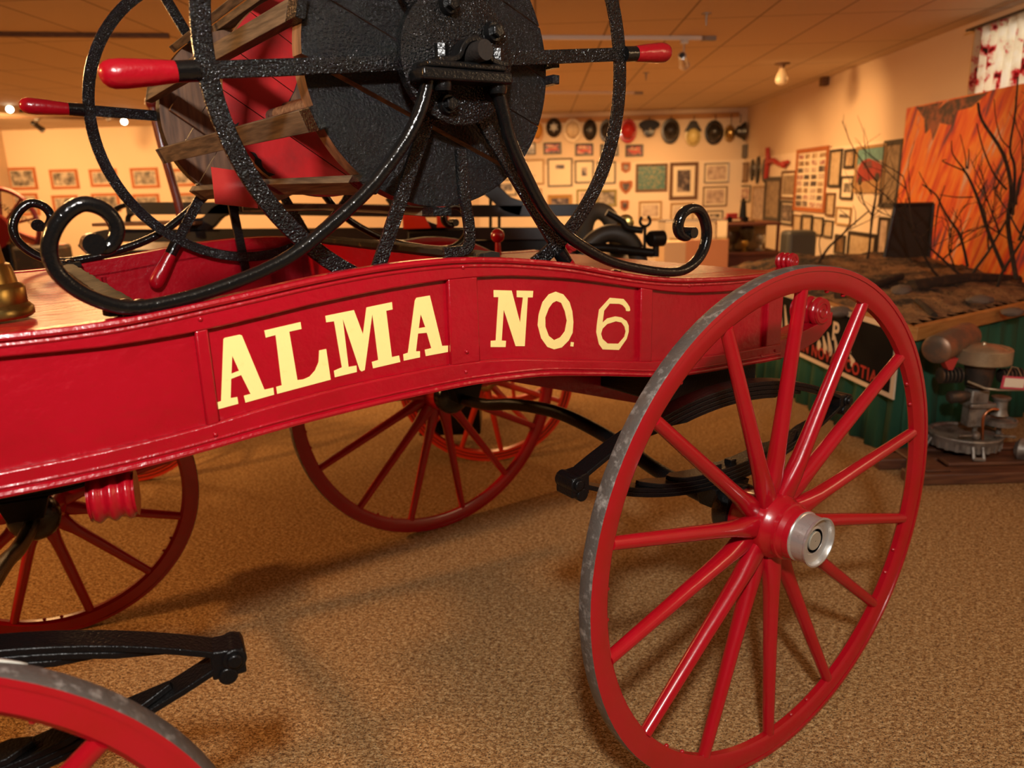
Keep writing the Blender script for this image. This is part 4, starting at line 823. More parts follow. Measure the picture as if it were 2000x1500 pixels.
    if emb == 'star':
        P = []
        for k in range(12): a = PI / 2 + k * PI / 6; q = 1 if k % 2 == 0 else .48; P.append((W * .62 * q * math.cos(a), H * .55 * q * math.sin(a)))
        flat('star_badge', [P], Matrix.Translation((0, 0, W * .62)), .004, EMB, r_)
    elif emb:
        bm = newbm(); ball(bm, (0, -H * .1, W * (.64 if kind == 'round' else .98)), .018, 12, .5); obj('badge', bm, EMB, r_)
    return r_
hat(360, 205, 92, 160, 'yellow', 'helmet', 'orange-yellow helmet hanging leftmost beside the black reel disc')
hat(478, 180, 110, 132, 'black', 'round', 'round black hat with a silver star badge', emb='star', nm='round_hat', cat='hat')
hat(610, 200, 126, 162, 'white', 'helmet', 'cream white helmet hanging on the rail')
hat(735, 197, 98, 142, 'black', 'round', 'plain round black hat right of the white helmet', nm='round_hat', cat='hat')
hat(852, 203, 98, 156, 'black', 'helmet', 'black helmet partly hidden by the iron wheel rim')
hat(1003, 205, 126, 165, 'red', 'helmet', 'glossy dark red helmet hanging on the rail')
hat(1150, 188, 148, 130, 'navy', 'cap', 'dark peaked cap with wide top', nm='peaked_cap', cat='cap')
hat(1305, 205, 132, 175, 'black', 'helmet', 'black helmet between the peaked cap and the pale yellow helmet', emb=False)
hat(1462, 220, 122, 165, 'lime', 'neck', 'pale yellow helmet with a black neck flap', emb=False)
hat(1612, 215, 134, 166, 'black', 'helmet', 'large black helmet left of the brass one')
hat(1722, 222, 80, 118, 'brass', 'helmet', 'small brass helmet shining near the corner')
hat(1790, 210, 70, 132, 'black', 'side', 'black helmet seen side-on in the room corner', emb=False)

# ================================================================== MURAL, WINDOW, CURTAIN
FIRE = bpy.data.materials.new('flame_painting'); FIRE.use_nodes = True; nt = FIRE.node_tree; b = nt.nodes['Principled BSDF']; b.inputs['Roughness'].default_value = .6
tc = nt.nodes.new('ShaderNodeTexCoord'); mp = nt.nodes.new('ShaderNodeMapping'); mp.vector_type = 'TEXTURE'; mp.inputs['Rotation'].default_value = (0, 0, math.radians(-26)); mp.inputs['Scale'].default_value = (.16, 1.1, 1)
n = nt.nodes.new('ShaderNodeTexNoise'); n.inputs['Scale'].default_value = 1.6; n.inputs['Detail'].default_value = 6; n.inputs['Distortion'].default_value = .9
nt.links.new(tc.outputs['Object'], mp.inputs[0]); nt.links.new(mp.outputs[0], n.inputs['Vector']); cr = nt.nodes.new('ShaderNodeValToRGB'); e = cr.color_ramp.elements
e[0].position = .31; e[0].color = (.05, .03, .045, 1); e[1].position = .68; e[1].color = (.62, .42, .34, 1)
for p, c in ((.36, (.26, .03, .06)), (.41, (.58, .05, .012)), (.50, (.72, .13, .012)), (.58, (.78, .26, .035)), (.62, (.66, .14, .03))):
    q = e.new(p); q.color = (*c, 1)
nt.links.new(n.outputs['Fac'], cr.inputs[0]); nt.links.new(cr.outputs[0], b.inputs['Base Color'])
MW = Wall(room(XR - .12, 0, 0), -ER, -EF)
u0, zt = MW.uv(1779, 211); uR = -2.6; m_ = bpy.data.objects.new('flame_mural', None); COL.objects.link(m_); m_.matrix_world = MW.fr((u0 + uR) / 2, (zt + .55) / 2); tag(m_, 'huge painted canvas of orange forest flames against the right wall', 'mural')
hw, hh = (uR - u0) / 2, (zt - .55) / 2
bm = newbm(); box(bm, (-hw, -hh, -.0), (hw, hh, .035)); obj('canvas', bm, FIRE, m_, smooth=False)
flat('painted_smoke', [[(-hw + .18, hh - .01), (-hw + .62, hh - .01), (-hw + .55, hh - .06), (-hw + .70, hh - .01), (-hw + 1.25, hh - .01), (-hw + 1.05, hh - .09), (-hw + .86, hh - .10), (-hw + .78, hh - .20), (-hw + .60, hh - .17), (-hw + .52, hh - .30), (-hw + .46, hh - .20), (-hw + .38, hh - .24), (-hw + .34, hh - .12)]], Matrix.Translation((0, 0, .0362)), .0005, mat('painted_smoke_colour', (.06, .045, .045), .7, var=(9, (.30, .10, .06), .45, .6)), m_)
# window with curtain high on the right wall
uw, _ = RWU.uv(1922, 100); u2 = uw + 1.5
slabw = newbm(); WG = bpy.data.materials.new('daylight_window_glass'); WG.use_nodes = True; b = WG.node_tree.nodes['Principled BSDF']; b.inputs['Emission Color'].default_value = (1, .97, .92, 1); b.inputs['Emission Strength'].default_value = 2.2; b.inputs['Base Color'].default_value = (.8, .8, .8, 1)
wi = bpy.data.objects.new('window_1', None); COL.objects.link(wi); wi.matrix_world = RWU.fr((uw + u2) / 2, 2.08); wi['kind'] = 'structure'
bm = newbm(); box(bm, (-.70, -.34, .001), (.70, .34, .006)); obj('pane', bm, WG, wi, smooth=False)
bm = newbm()
for a in ((-.75, -.38, .75, -.34), (-.75, .34, .75, .38), (-.75, -.34, -.70, .34), (.70, -.34, .75, .34), (-.015, -.34, .015, .34)): box(bm, (a[0], a[1], 0), (a[2], a[3], .03))
obj('window_frame', bm, mat('white_window_paint', (.7, .66, .6), .5), wi, smooth=False)
cu = blotch('flowered_curtain_cloth', [(.02, .03, .02), (.60, .04, .07), (.75, .70, .58), (.78, .72, .60), (.80, .76, .66), (.8, .76, .68)], 9)
cb = cu.node_tree.nodes['Principled BSDF']; cu.node_tree.nodes['Principled BSDF'].inputs['Roughness'].default_value = .9
tr = cu.node_tree.nodes.new('ShaderNodeBsdfTranslucent'); ms = cu.node_tree.nodes.new('ShaderNodeMixShader'); ms.inputs[0].default_value = .6
cu.node_tree.links.new(cb.inputs['Base Color'].links[0].from_socket, tr.inputs['Color']); cu.node_tree.links.new(cb.outputs[0], ms.inputs[1]); cu.node_tree.links.new(tr.outputs[0], ms.inputs[2])
cu.node_tree.links.new(ms.outputs[0], cu.node_tree.nodes['Material Output'].inputs['Surface'])
bm = newbm(); rows = []
for i in range(161):
    t = i / 160; x = -.80 + 1.6 * t; zz = .055 + .018 * math.sin(t * 2 * PI * 15) ; rows.append([bm.verts.new((x, y, zz)) for y in (-.46, 0, .36, .385, .41)])
for a, b in zip(rows, rows[1:]):
    for k in range(4): bm.faces.new([a[k], b[k], b[k + 1], a[k + 1]])
ct = obj('curtain', bm, cu); ct.matrix_world = RWU.fr((uw + u2) / 2, 2.08); tag(ct, 'cream curtain with red flowers over the high window at the right', 'curtain')
md = ct.modifiers.new('thick', 'SOLIDIFY'); md.thickness = .002
bm = newbm(); cyl(bm, (-.86, .395, .09), (.86, .395, .09), .010, n=12)
for x in (-.84, .84): cyl(bm, (x, .395, 0), (x, .395, .09), .008, n=8)
o = obj('curtain_rod', bm, FM['black']); o.matrix_world = RWU.fr((uw + u2) / 2, 2.08); tag(o, 'thin dark rod holding the flowered curtain', 'rod')

# ================================================================== PLATFORM WITH THE BURNT FOREST
A = V((1.96, 3.60, 0)); Bp = V((1.86, 4.82, 0)); Rp = V((2.89, 4.18, 0)); ZP = .675
far = Bp + (Bp - A).normalized() * 1.55
PL = [A, A + (Rp - A).normalized() * 1.63, room(XR - .19, 5.0, 0), room(XR - .19, 6.6, 0), far]
PL[1] = V((3.30, 4.48, 0)); PL[2] = room(XR - .19, 4.9, 0)
pf = empty('display_platform', (2.6, 6, 0)); tag(pf, 'low display platform with a green cloth skirt and wooden edge', 'platform')
off = V((-2.6, -6, 0))
GREEN = mat('green_skirt_cloth', (.012, .085, .045), .8, bump=(30, .3, 3))
bm = newbm(); P = [p + off for p in PL]; a = [bm.verts.new(p + V((0, 0, .62))) for p in P]; b = [bm.verts.new(p + V((0, 0, .66))) for p in P]; bm.faces.new(a[::-1]); bm.faces.new(b)
for k in range(5): bm.faces.new([a[k], a[(k + 1) % 5], b[(k + 1) % 5], b[k]])
obj('platform_top', bm, wood('platform_ply', (.22, .13, .06), (.30, .19, .10)), pf, smooth=False)
bm = newbm(); seg = [far, A, PL[1]]; rows = []
tot = 0
for p, q in zip(seg, seg[1:]):
    d = q - p; nrm = V((d.y, -d.x, 0)).normalized(); L = d.length; K = int(L / .02)
    for k in range(K + 1):
        t = k / K; s_ = tot + L * t; f = .014 * math.sin(s_ * 38) + .006 * math.sin(s_ * 91); base = p + d * t + off
        rows.append([bm.verts.new(base + nrm * (-.012 + f * .25) + V((0, 0, .655))), bm.verts.new(base + nrm * f + V((0, 0, .35))), bm.verts.new(base + nrm * (f * 1.6 + .01) + V((0, 0, .005)))])
    tot += L
for r0, r1 in zip(rows, rows[1:]):
    for k in range(2): bm.faces.new([r0[k], r1[k], r1[k + 1], r0[k + 1]])
sk = obj('skirt', bm, GREEN, pf); md = sk.modifiers.new('thick', 'SOLIDIFY'); md.thickness = .003
EDGE = wood('platform_edge_wood', (.34, .14, .03), (.46, .22, .06), (3, 3, 30))
for p, q in ((A, PL[1]), (far, A)):
    d = (q - p).normalized(); nrm = V((d.y, -d.x, 0)); bm = newbm()
    hexa(bm, [p + off + nrm * x + V((0, 0, z)) for x, z in ((-.02, .625), (.022, .625), (.022, .695), (-.02, .695))], [q + off + nrm * x + V((0, 0, z)) for x, z in ((-.02, .625), (.022, .625), (.022, .695), (-.02, .695))]); obj('edge_board', bm, EDGE, pf, bevel=.003)
# sign on the skirt
d = (A - Bp).normalized(); nrm = V((d.y, -d.x, 0)); S0 = Bp + nrm * .045
sg = bpy.data.objects.new('forest_fire_sign', None); COL.objects.link(sg); sg.matrix_world = frame_of(S0 + V((0, 0, .505)) + d * 0, d, V((0, 0, 1)), nrm); tag(sg, 'black sign with pale border reading FIRES IN NOVA SCOTIA on the green skirt', 'sign')
SW = 1.205
SIGNW = mat('sign_cream_paint', (.70, .58, .42), .6); SIGNB = mat('sign_black_paint', (.006, .006, .006), .8, spec=.1); SIGNR = mat('sign_red_paint', (.42, .02, .015), .6)
bm = newbm(); box(bm, (-.55, -.185, 0), (SW, .185, .010)); obj('sign_border', bm, SIGNW, sg, bevel=.002)
bm = newbm(); box(bm, (-.52, -.158, .008), (SW - .035, .158, .0125)); obj('sign_panel', bm, SIGNB, sg, bevel=.012)
ux = -.50
for wd in ('FOREST', 'FIRES', 'IN', 'NOVA', 'SCOTIA'):
    o = text('sign_word', wd, .094, Matrix.Translation((ux, -.140, .0132)), SIGNR, sg, space=1.18); ux = max(v.co.x for v in o.data.vertices) + .042
def sgm(nm, P, m=None): flat(nm, [P], Matrix.Translation((0, 0, .0135)), .0006, m or SIGNW, sg)
def drop(x, y0, y1, w): return [(x - w * .35 + (y1 - y0) * .0, y1)] + [(x + w * math.cos(PI + PI * k / 10), y0 + w * 1.6 + w * 1.6 * math.sin(PI + PI * k / 10)) for k in range(11)] + [(x + w * .3, y1)]
SM = sg.matrix_world.copy(); SMI = SM.inverted()
def su(px, py): q = SMI @ hit(px, py, SM @ V((0, 0, .013)), SM.to_3x3() @ V((0, 0, 1))); return (q.x, q.y)
def drp(a, b, w):
    (x0, y0), (x1, y1) = su(*a), su(*b); L = max(.03, y0 - y1)
    sgm('sign_letter_drip', [(x0 - w * .25, y0)] + [(x1 + w * math.cos(PI + PI * k / 12), y1 + w * 1.8 + w * 1.8 * math.sin(PI + PI * k / 12)) for k in range(13)] + [(x0 + w * .25, y0)])
for a_, b_ in (((1524, 590), (1524, 646)), ((1533, 596), (1536, 655)), ((1561, 620), (1563, 660)), ((1574, 630), (1578, 668)), ((1600, 664), (1599, 685)), ((1608, 656), (1611, 691)), ((1617, 649), (1621, 696)), ((1630, 655), (1634, 700))): drp(a_, b_, .024)
x_, y_ = su(1624, 662); text('sign_letter', 'P', .15, Matrix.Translation((x_, y_, .0132)), SIGNW, sg)
(xa, ya), (xb, yb) = su(1657, 668), su(1661, 689); sgm('sign_mark', [(xa - .012, ya + .03), (xa + .006, ya + .03), (xb + .006, yb), (xb, yb)]); drp((1660, 692), (1664, 717), .024)
# debris mound
bm = newbm(); nx, ny = 90, 110; grid = {}
from mathutils import noise as NZ
def inside(p):
    for a_, b_ in zip(PL, PL[1:] + PL[:1]):
        if (b_ - a_).cross(p - a_).z < -.001: return False
    return True
ctrp = sum(PL, V()) / 5
sgn = 1 if (PL[1] - PL[0]).cross(ctrp - PL[0]).z > 0 else -1
def dist_edge(p): return min(sgn * (b_ - a_).cross(p - a_).z / (b_ - a_).length for a_, b_ in zip(PL, PL[1:] + PL[:1]))
x0, x1, y0, y1 = 1.45, 3.75, 3.55, 9.3
def ground(p):
    de = max(0, dist_edge(p)); y = p.y
    h = .02 + .05 * min(1, de / .25) + .09 * math.exp(-((y - 6.0) / .6) ** 2) * min(1, de / .4) + .04 * math.exp(-((y - 5.3) / .5) ** 2 - ((p.x - 2.9) / .6) ** 2)
    return .66 + h + (.022 * NZ.noise(p * 4.1) + .022 * NZ.noise(p * 17)) * min(1, de / .15)
for i in range(nx + 1):
    for j in range(ny + 1):
        p = V((x0 + (x1 - x0) * i / nx, y0 + (y1 - y0) * j / ny, 0))
        if dist_edge(p) > .025: grid[i, j] = bm.verts.new(p + V((0, 0, ground(p))))
for i in range(nx):
    for j in range(ny):
        k = [(i, j), (i + 1, j), (i + 1, j + 1), (i, j + 1)]
        if all(q in grid for q in k): bm.faces.new([grid[q] for q in k])
STRAW = mat('dry_straw_and_ash', (.24, .125, .05), .9, bump=(75, 1.0, 8, .04), var=[(9, (.40, .22, .09), .45, .60), (2.6, (.012, .009, .007), .44, .56), (85, (.52, .33, .15), .58, .68), (40, (.03, .02, .012), .57, .66)])
g = obj('forest_litter', bm, STRAW); tag(g, 'brown straw and ash litter covering the display platform', 'litter', kind='stuff')
TWIG = mat('charred_branch', (.022, .014, .009), .85, bump=(60, .6, 4), var=(20, (.07, .035, .015), .5, .7))
def grow(bm, p, d, L, r, depth, sd):
    if depth == 0 or r < .0014: return
    n = 5; pts = [p]; q = p; dd = d.normalized()
    for k in range(n):
        dd = (dd + V((sd.uniform(-.16, .16), sd.uniform(-.16, .16), sd.uniform(-.08, .12)))).normalized(); q = q + dd * L / n; pts.append(q)
    tube(bm, pts, [r * (1 - .5 * k / n) for k in range(n + 1)], 6)
    for k in range(2, n + 1):
        if sd.random() < .8: grow(bm, pts[k], (dd + V((sd.uniform(-1, 1), sd.uniform(-.6, .6), sd.uniform(-.3, .9)))).normalized(), L * sd.uniform(.42, .72), r * .58, depth - 1, sd)
def tree(base, lean, L, r, seed, label, depth=4, explicit=None, nm='burnt_sapling'):
    p = V(base); p.z = ground(p) - .04; sd = random.Random(seed); bm = newbm()
    if explicit:
        for pl, rr in explicit:
          pl = [q + V((0, sd.uniform(-.05, .05) * min(1, k), 0)) for k, q in enumerate(pl)]
          tube(bm, spline(pl, 4), [rr * .68 * (1 - .55 * k / (4 * (len(pl) - 1))) for k in range(4 * (len(pl) - 1) + 1)], 7)
        if depth: grow(bm, p, V(lean), L, r, depth, sd)
    else: grow(bm, p, V(lean), L, r, depth, sd)
    loc = p.copy()
    for v in bm.verts:
        q_ = v.co.dot(ER) - (XR - .22)
        if q_ > 0: v.co -= ER * q_ * (1 + .2 * random.random())
        v.co -= loc
    o = obj(nm, bm, TWIG); o.location = loc; tag(o, label, 'burnt tree'); return o
def PX(l, Y): return [atY(x, y, Y) for x, y in l]
Yt = 4.72
tree(atY(1960, 545, Yt), (0, 0, 1), .1, .01, 2, 'tallest bare charred sapling forking high at the right edge', 0, [(PX([(1985, 545), (1978, 440), (1966, 370), (1950, 300), (1925, 235), (1915, 200)], Yt), .022), (PX([(1978, 420), (1978, 330), (1975, 290), (1985, 220), (1990, 150)], Yt), .014), (PX([(1966, 370), (1940, 340), (1918, 290), (1912, 240)], Yt), .010), (PX([(1985, 400), (2000, 350), (2020, 300)], Yt), .010), (PX([(1973, 290), (1950, 270), (1935, 230), (1932, 195)], Yt), .006), (PX([(1990, 470), (2010, 400), (2030, 330)], Yt), .014)])
tree(atY(1965, 520, Yt + .2), (0, 0, 1), .1, .01, 3, 'charred sapling with a hand of upright twigs before the mural', 0, [(PX([(1962, 530), (1930, 450), (1908, 390), (1893, 345), (1883, 332)], Yt), .018), (PX([(1885, 334), (1865, 330), (1848, 315), (1843, 312)], Yt), .008), (PX([(1884, 332), (1870, 300), (1858, 275)], Yt), .008), (PX([(1887, 330), (1885, 305), (1878, 262)], Yt), .006), (PX([(1890, 330), (1895, 305), (1899, 290)], Yt), .007), (PX([(1905, 385), (1925, 365), (1932, 350)], Yt), .006), (PX([(1928, 440), (1955, 455), (1985, 475)], Yt), .008)])
tree(atY(1895, 520, Yt), (0, 0, 1), .1, .01, 4, 'crooked charred sapling right beside the dark leaning panel', 0, [(PX([(1890, 520), (1868, 460), (1850, 425), (1833, 402), (1820, 380), (1800, 360)], Yt), .013), (PX([(1833, 402), (1845, 380), (1850, 362)], Yt), .007), (PX([(1833, 402), (1828, 440), (1820, 480)], Yt), .008), (PX([(1900, 385), (1860, 385), (1830, 380)], Yt), .007), (PX([(1820, 380), (1808, 350), (1800, 335)], Yt), .006), (PX([(1980, 400), (1920, 440), (1860, 460), (1810, 490)], Yt), .006)])
tree(atY(1605, 500, 5.6), (0, 0, 1), .1, .01, 5, 'bare forked branch leaning over the gap left of the panel', 0, [(PX([(1598, 515), (1620, 485), (1645, 462), (1670, 440), (1700, 412)], 5.6), .016), (PX([(1640, 466), (1655, 430), (1640, 410)], 5.6), .007), (PX([(1660, 448), (1690, 435), (1725, 420)], 5.6), .006), (PX([(1605, 505), (1600, 470), (1612, 430)], 5.6), .007), (PX([(1670, 440), (1672, 415), (1660, 400)], 5.6), .005)])
for k, (bx, Y, ln, lab) in enumerate([(1845, 4.95, (-.5, -.1, .35), 'tangle of thin charred brushwood at the foot of the mural'), (1925, 4.75, (-.6, -.1, .35), 'charred brushwood spreading left below the twig hand'), (1950, 4.6, (-.1, -.1, .5), 'thin charred brush rising at the far right of the litter'), (1690, 5.6, (.1, .1, .7), 'thin dark twigs in front of the low framed sheet'), (1890, 4.85, (.1, -.1, .4), 'low burnt bush between the two saplings')]):
    tree(atY(bx, 530, Y), ln, .62, .010, 20 + k, lab, 4, nm='burnt_brush')
for k, (x, Y, yaw, s_, lab) in enumerate([(1640, 5.2, .5, .05, 'grey stone on the straw near the sign'), (1915, 5.1, .2, .05, 'pale grey stone half sunk in the straw at right'), (1760, 4.7, .9, .055, 'dark rounded stone in the middle of the litter'), (1980, 4.9, .1, .04, 'small stone near the right edge of the litter')]):
    p = atZ(x, (590, 578, 570, 590)[k], .74); bm = newbm(); bmesh.ops.create_icosphere(bm, subdivisions=3, radius=1)
    for v in bm.verts: v.co = V((v.co.x * s_ * 1.6, v.co.y * s_, v.co.z * s_ * .6)) * (1 + .18 * NZ.noise(v.co * 2 + V((k, 0, 0))))
    o = obj('stone', bm, mat('ashy_stone', (.13, .10, .08), .9, bump=(20, .6, 4))); o.location = (p.x, p.y, ground(p) + s_ * .15); o.rotation_euler = (0, 0, yaw); tag(o, lab, 'stone')
for k, (a_, b_, r_, lab) in enumerate([((1600, 575), (1760, 545), .035, 'fallen charred log at the back left of the litter'), ((1780, 560), (1990, 540), .045, 'long fallen charred log below the mural'), ((1640, 610), (1730, 640), .028, 'charred stick lying near the sign corner'), ((1850, 640), (1790, 585), .02, 'thin charred stick pointing at the platform edge')]):
    p = atZ(*a_, .75); q = atZ(*b_, .75)
    for _ in range(40):
        if dist_edge(p) < .06: p += (ctrp - p) * .05
        if dist_edge(q) < .06: q += (ctrp - q) * .05
    p.z = ground(p) + r_ * .5; q.z = ground(q) + r_ * .5; mdl = (p + q) / 2; mdl.z = ground(mdl) + r_ * .6
    bm = newbm(); tube(bm, spline([p - mdl, V((0, 0, 0)), q - mdl], 6), [r_ * (1 - .03 * i) for i in range(13)], 10); o = obj('charred_log', bm, TWIG); o.location = mdl; tag(o, lab, 'log')
# dark leaning panel
Yc = 5.75; q = PX([(1722, 508), (1814, 508), (1822, 398), (1748, 400)], Yc); bz = min(ground(q[0]), ground(q[1]))
lp = bpy.data.objects.new('dark_leaning_panel', None); COL.objects.link(lp); lp.location = (q[0] + q[1]) / 2; tag(lp, 'dark brown panel with a frame leaning before the flame mural', 'panel')
o_ = lp.location.copy(); dn = V((0, .10, 0)); q = [v - o_ for v in q]; q[0].z -= .12; q[1].z -= .12
bm = newbm(); hexa(bm, q, [v + V((.02, .05, 0)) for v in q]); obj('panel_board', bm, mat('dark_panel_cloth', (.030, .022, .014), .8, bump=(90, .4, 3)), lp)
bm = newbm()
for a_, b_ in zip(q, q[1:] + q[:1]): tube(bm, [a_ + V((0, -.004, 0)), b_ + V((0, -.004, 0))], .014, 8)
obj('panel_frame', bm, FM['black'], lp)
# grey tank behind the platform
q = atY(1558, 480, 7.4); bm = newbm(); box(bm, (-.16, -.14, -.55), (.16, .14, .165)); o = obj('grey_tank', bm, mat('grey_tank_paint', (.045, .05, .05), .5, bump=(60, .3, 3)), bevel=.045)
o.location = (1.45 + .0, 0, 0); q = atY(1558, 480, 8.3); o.location = (q.x, q.y, q.z); 
for v in o.data.vertices: 
    if v.co.z < -.3: v.co.z = -q.z
tag(o, 'dark grey rounded metal tank standing behind the platform near the corner', 'tank')

# ================================================================== GLASS CASES
GLASS = bpy.data.materials.new('case_glass'); GLASS.use_nodes = True; b = GLASS.node_tree.nodes['Principled BSDF']; b.inputs['Transmission Weight'].default_value = 1; b.inputs['Roughness'].default_value = .02; b.inputs['IOR'].default_value = 1.05; b.inputs['Base Color'].default_value = (.95, .97, .95, 1)
MAHOG = wood('mahogany_case_wood', (.07, .018, .008), (.13, .035, .014))
Yk = 8.9; a = atY(1420, 437, Yk); b2 = atY(1524, 437, Yk); w_ = (b2.x - a.x); zt = a.z; zg = atY(1470, 492, Yk).z
dc = empty('trophy_cabinet', ((a.x + b2.x) / 2, Yk, 0)); tag(dc, 'dark mahogany cabinet with a glass top case full of trophies', 'cabinet')
h = w_ / 2
bm = newbm(); box(bm, (-h, 0, 0), (h, .5, zg - .04)); obj('cabinet_base', bm, MAHOG, dc, bevel=.006)
bm = newbm(); box(bm, (-h - .03, -.03, zg - .04), (h + .03, .53, zg)); obj('shelf_board', bm, MAHOG, dc, bevel=.006)
bm = newbm(); box(bm, (-h - .01, -.01, zt - .03), (h + .01, .51, zt)); obj('top_board', bm, MAHOG, dc, bevel=.004)
for x in (-h + .015, h - .015):
    for y in (.015, .485): bm = newbm(); box(bm, (x - .015, y - .015, zg), (x + .015, y + .015, zt - .03)); obj('corner_post', bm, MAHOG, dc)
bm = newbm(); box(bm, (-h + .03, .008, zg), (h - .03, .012, zt - .03)); obj('glass_pane', bm, GLASS, dc, smooth=False)
bm = newbm(); box(bm, (-h + .02, .44, zg), (h - .02, .46, zt - .03)); obj('back_panel', bm, mat('case_back', (.30, .20, .11), .6), dc)
def cup(x, y, z, s, m, label, nm='trophy', col=None):
    bm = newbm(); lathe(bm, [(0, .04), (.01, .04), (.015, .015), (.05, .010), (.06, .03), (.10, .045), (.14, .04), (.145, .035)], n=20)
    bmesh.ops.scale(bm, vec=(s, s, s), verts=bm.verts); o = obj(nm, bm, m); o.location = (x, y, z); tag(o, label, 'trophy', 'trophies in the glass cabinet'); return o
cup(dc.location.x - h * .55, Yk + .2, zg, 1.6, mat('dark_trophy', (.05, .03, .02), .4), 'dark trophy at the left inside the glass cabinet')
cup(dc.location.x - h * .1, Yk + .14, zg, 2.0, mat('dark_trophy', (.05, .03, .02), .4), 'tall dark trophy in the middle of the glass cabinet')
cup(dc.location.x - h * .22, Yk + .08, zg, .9, BRASS, 'small shining brass trophy at the front of the glass cabinet')
cup(dc.location.x + h * .5, Yk + .2, zg, 1.3, SILV, 'silver trophy at the right inside the glass cabinet')
# model engine on top of the cabinet
md_ = empty('model_engine', (dc.location.x - h * .45, Yk + .2, zt)); tag(md_, 'small dark and red model engine on top of the glass cabinet', 'model')
bm = newbm(); box(bm, (-.16, -.05, .0), (.2, .05, .02)); obj('base_board', bm, FM['brown'], md_)
bm = newbm(); box(bm, (-.12, -.035, .05), (.0, .035, .11)); box(bm, (-.15, -.03, .04), (.15, .03, .055)); obj('model_body', bm, mat('model_red', (.3, .02, .02), .4), md_, bevel=.004)
bm = newbm(); cyl(bm, (.07, 0, .05), (.07, 0, .24), .045, .03, 16); cyl(bm, (.07, 0, .24), (.07, 0, .28), .015, .02, 12); obj('model_boiler', bm, BLKM, md_)
for x in (-.10, .09):
    for y in (-.045, .045): bm = newbm(); lathe(bm, [(-.006, .035), (.006, .035)], (x, y, .038), (0, 1, 0), 18); obj('model_wheel', bm, BLKM, md_)
# low glass counter left of the cabinet
Yg = 8.6; a = atY(1340, 470, Yg); b2 = atY(1420, 470, Yg); z1 = atY(1380, 432, Yg).z; zb = atY(1380, 468, Yg).z
gc = empty('glass_counter', ((a.x + b2.x) / 2, Yg, 0)); tag(gc, 'low glass-topped counter with a salmon base left of the trophy cabinet', 'counter'); h = (b2.x - a.x) / 2
bm = newbm(); box(bm, (-h, 0, 0), (h + .02, .5, zb)); obj('counter_base', bm, mat('salmon_counter_paint', (.62, .30, .16), .7), gc, bevel=.004)
bm = newbm(); box(bm, (-h * 2.0, .02, zb + .001), (h, .46, z1)); obj('glass_box', bm, GLASS, gc, smooth=False)
bm = newbm()
for y in (.02, .46): tube(bm, [(-h * 2, y, z1 + .004), (h, y, z1 + .004)], .006, 6)
for x in (-h * 2, h): tube(bm, [(x, .02, z1 + .004), (x, .46, z1 + .004)], .006, 6)
obj('metal_edge', bm, FM['silver'], gc)
bm = newbm(); box(bm, (-h * 2.05, 0, 0), (-h - .001, .5, zb - .02)); obj('counter_plinth', bm, mat('cream_plinth', (.66, .50, .33), .7), gc)

# ================================================================== OUTBOARD FIRE PUMP ON ITS STAND
mp_ = empty('portable_pump', (2.30, 3.45, 0), 0); tag(mp_, 'old outboard-engine portable fire pump with round silver cowl', 'pump')
MET = mat('dirty_cast_aluminium', (.30, .27, .23), .5, metal=.55, bump=(40, .5, 4), var=(14, (.13, .10, .08), .45, .65)); DMET = mat('oily_dark_metal', (.06, .05, .042), .45, metal=.5, bump=(50, .5, 4), var=(12, (.14, .08, .05), .5, .65)); COP = mat('copper_pipe', (.62, .25, .12), .3, metal=1)
COWL = mat('dull_gold_cowl', (.48, .38, .24), .35, metal=.6, bump=(40, .2, 3), var=(10, (.36, .28, .18), .45, .65))
def ml(px, py, Y=3.45): p = atY(px, py, Y); return V((p.x - 2.30, Y - 3.45, p.z))
S_ = ml(1900, 700).z
zc = ml(1933, 690); bm = newbm(); k = (ml(1985, 690) - ml(1883, 690)).x / 2
lathe(bm, [(-.055, k * .96), (-.05, k), (.012, k), (.018, k * .96), (.016, k * .84), (.010, k * .82), (.012, k * .74), (.018, k * .70), (.030, k * .40), (.033, k * .1), (.042, k * .08), (.044, .002)], (zc.x, .05, zc.z), (0, 0, 1), 40); obj('flywheel_cowl', bm, COWL, mp_)
a = ml(1822, 682); b2 = ml(1945, 672); bm = newbm(); a.y = -.02; b2.y = .22; lathe(bm, [(0, .03), (.004, .055), (.012, .066), (.02, .068), ((b2 - a).length - .02, .068), ((b2 - a).length, .05)], a, b2 - a, 32); obj('fuel_tank', bm, mat('worn_fuel_tank', (.15, .12, .09), .4, metal=.5, var=(8, (.30, .16, .09), .45, .6)), mp_)
bm = newbm(); p = ml(1845, 713); hexa(bm, [p + V((-.02, -.02, .03)), p + V((.05, -.02, .035)), p + V((.03, -.02, -.02)), p + V((.01, -.02, -.02))], [v + V((0, .05, 0)) for v in [p + V((-.02, -.02, .03)), p + V((.05, -.02, .035)), p + V((.03, -.02, -.02)), p + V((.01, -.02, -.02))]]); obj('red_bracket', bm, PRED, mp_)
bm = newbm(); lathe(bm, [(-.05, .055), (.03, .065), (.07, .07), (.09, .05)], (ml(1925, 735).x, .05, ml(1925, 740).z), (0, 0, 1), 20); obj('crankcase', bm, DMET, mp_, bevel=.003)
for x, y, r, L in ((1868, 735, .038, .10), (1970, 735, .034, .10)):
    p = ml(x, y); bm = newbm(); sx = -1 if x < 1920 else 1
    for q in range(6): lathe(bm, [(q * .018, r * .75), (q * .018 + .002, r), (q * .018 + .008, r), (q * .018 + .010, r * .75)], p + V((-sx * .03, .02, 0)), (sx, 0, 0), 18)
    obj('cylinder', bm, DMET, mp_)
bm = newbm(); p = ml(1880, 772); lathe(bm, [(0, .018), (.05, .03), (.09, .03), (.10, .02)], p + V((.03, 0, 0)), (-1, 0, -.1), 16); obj('carburettor', bm, DMET, mp_)
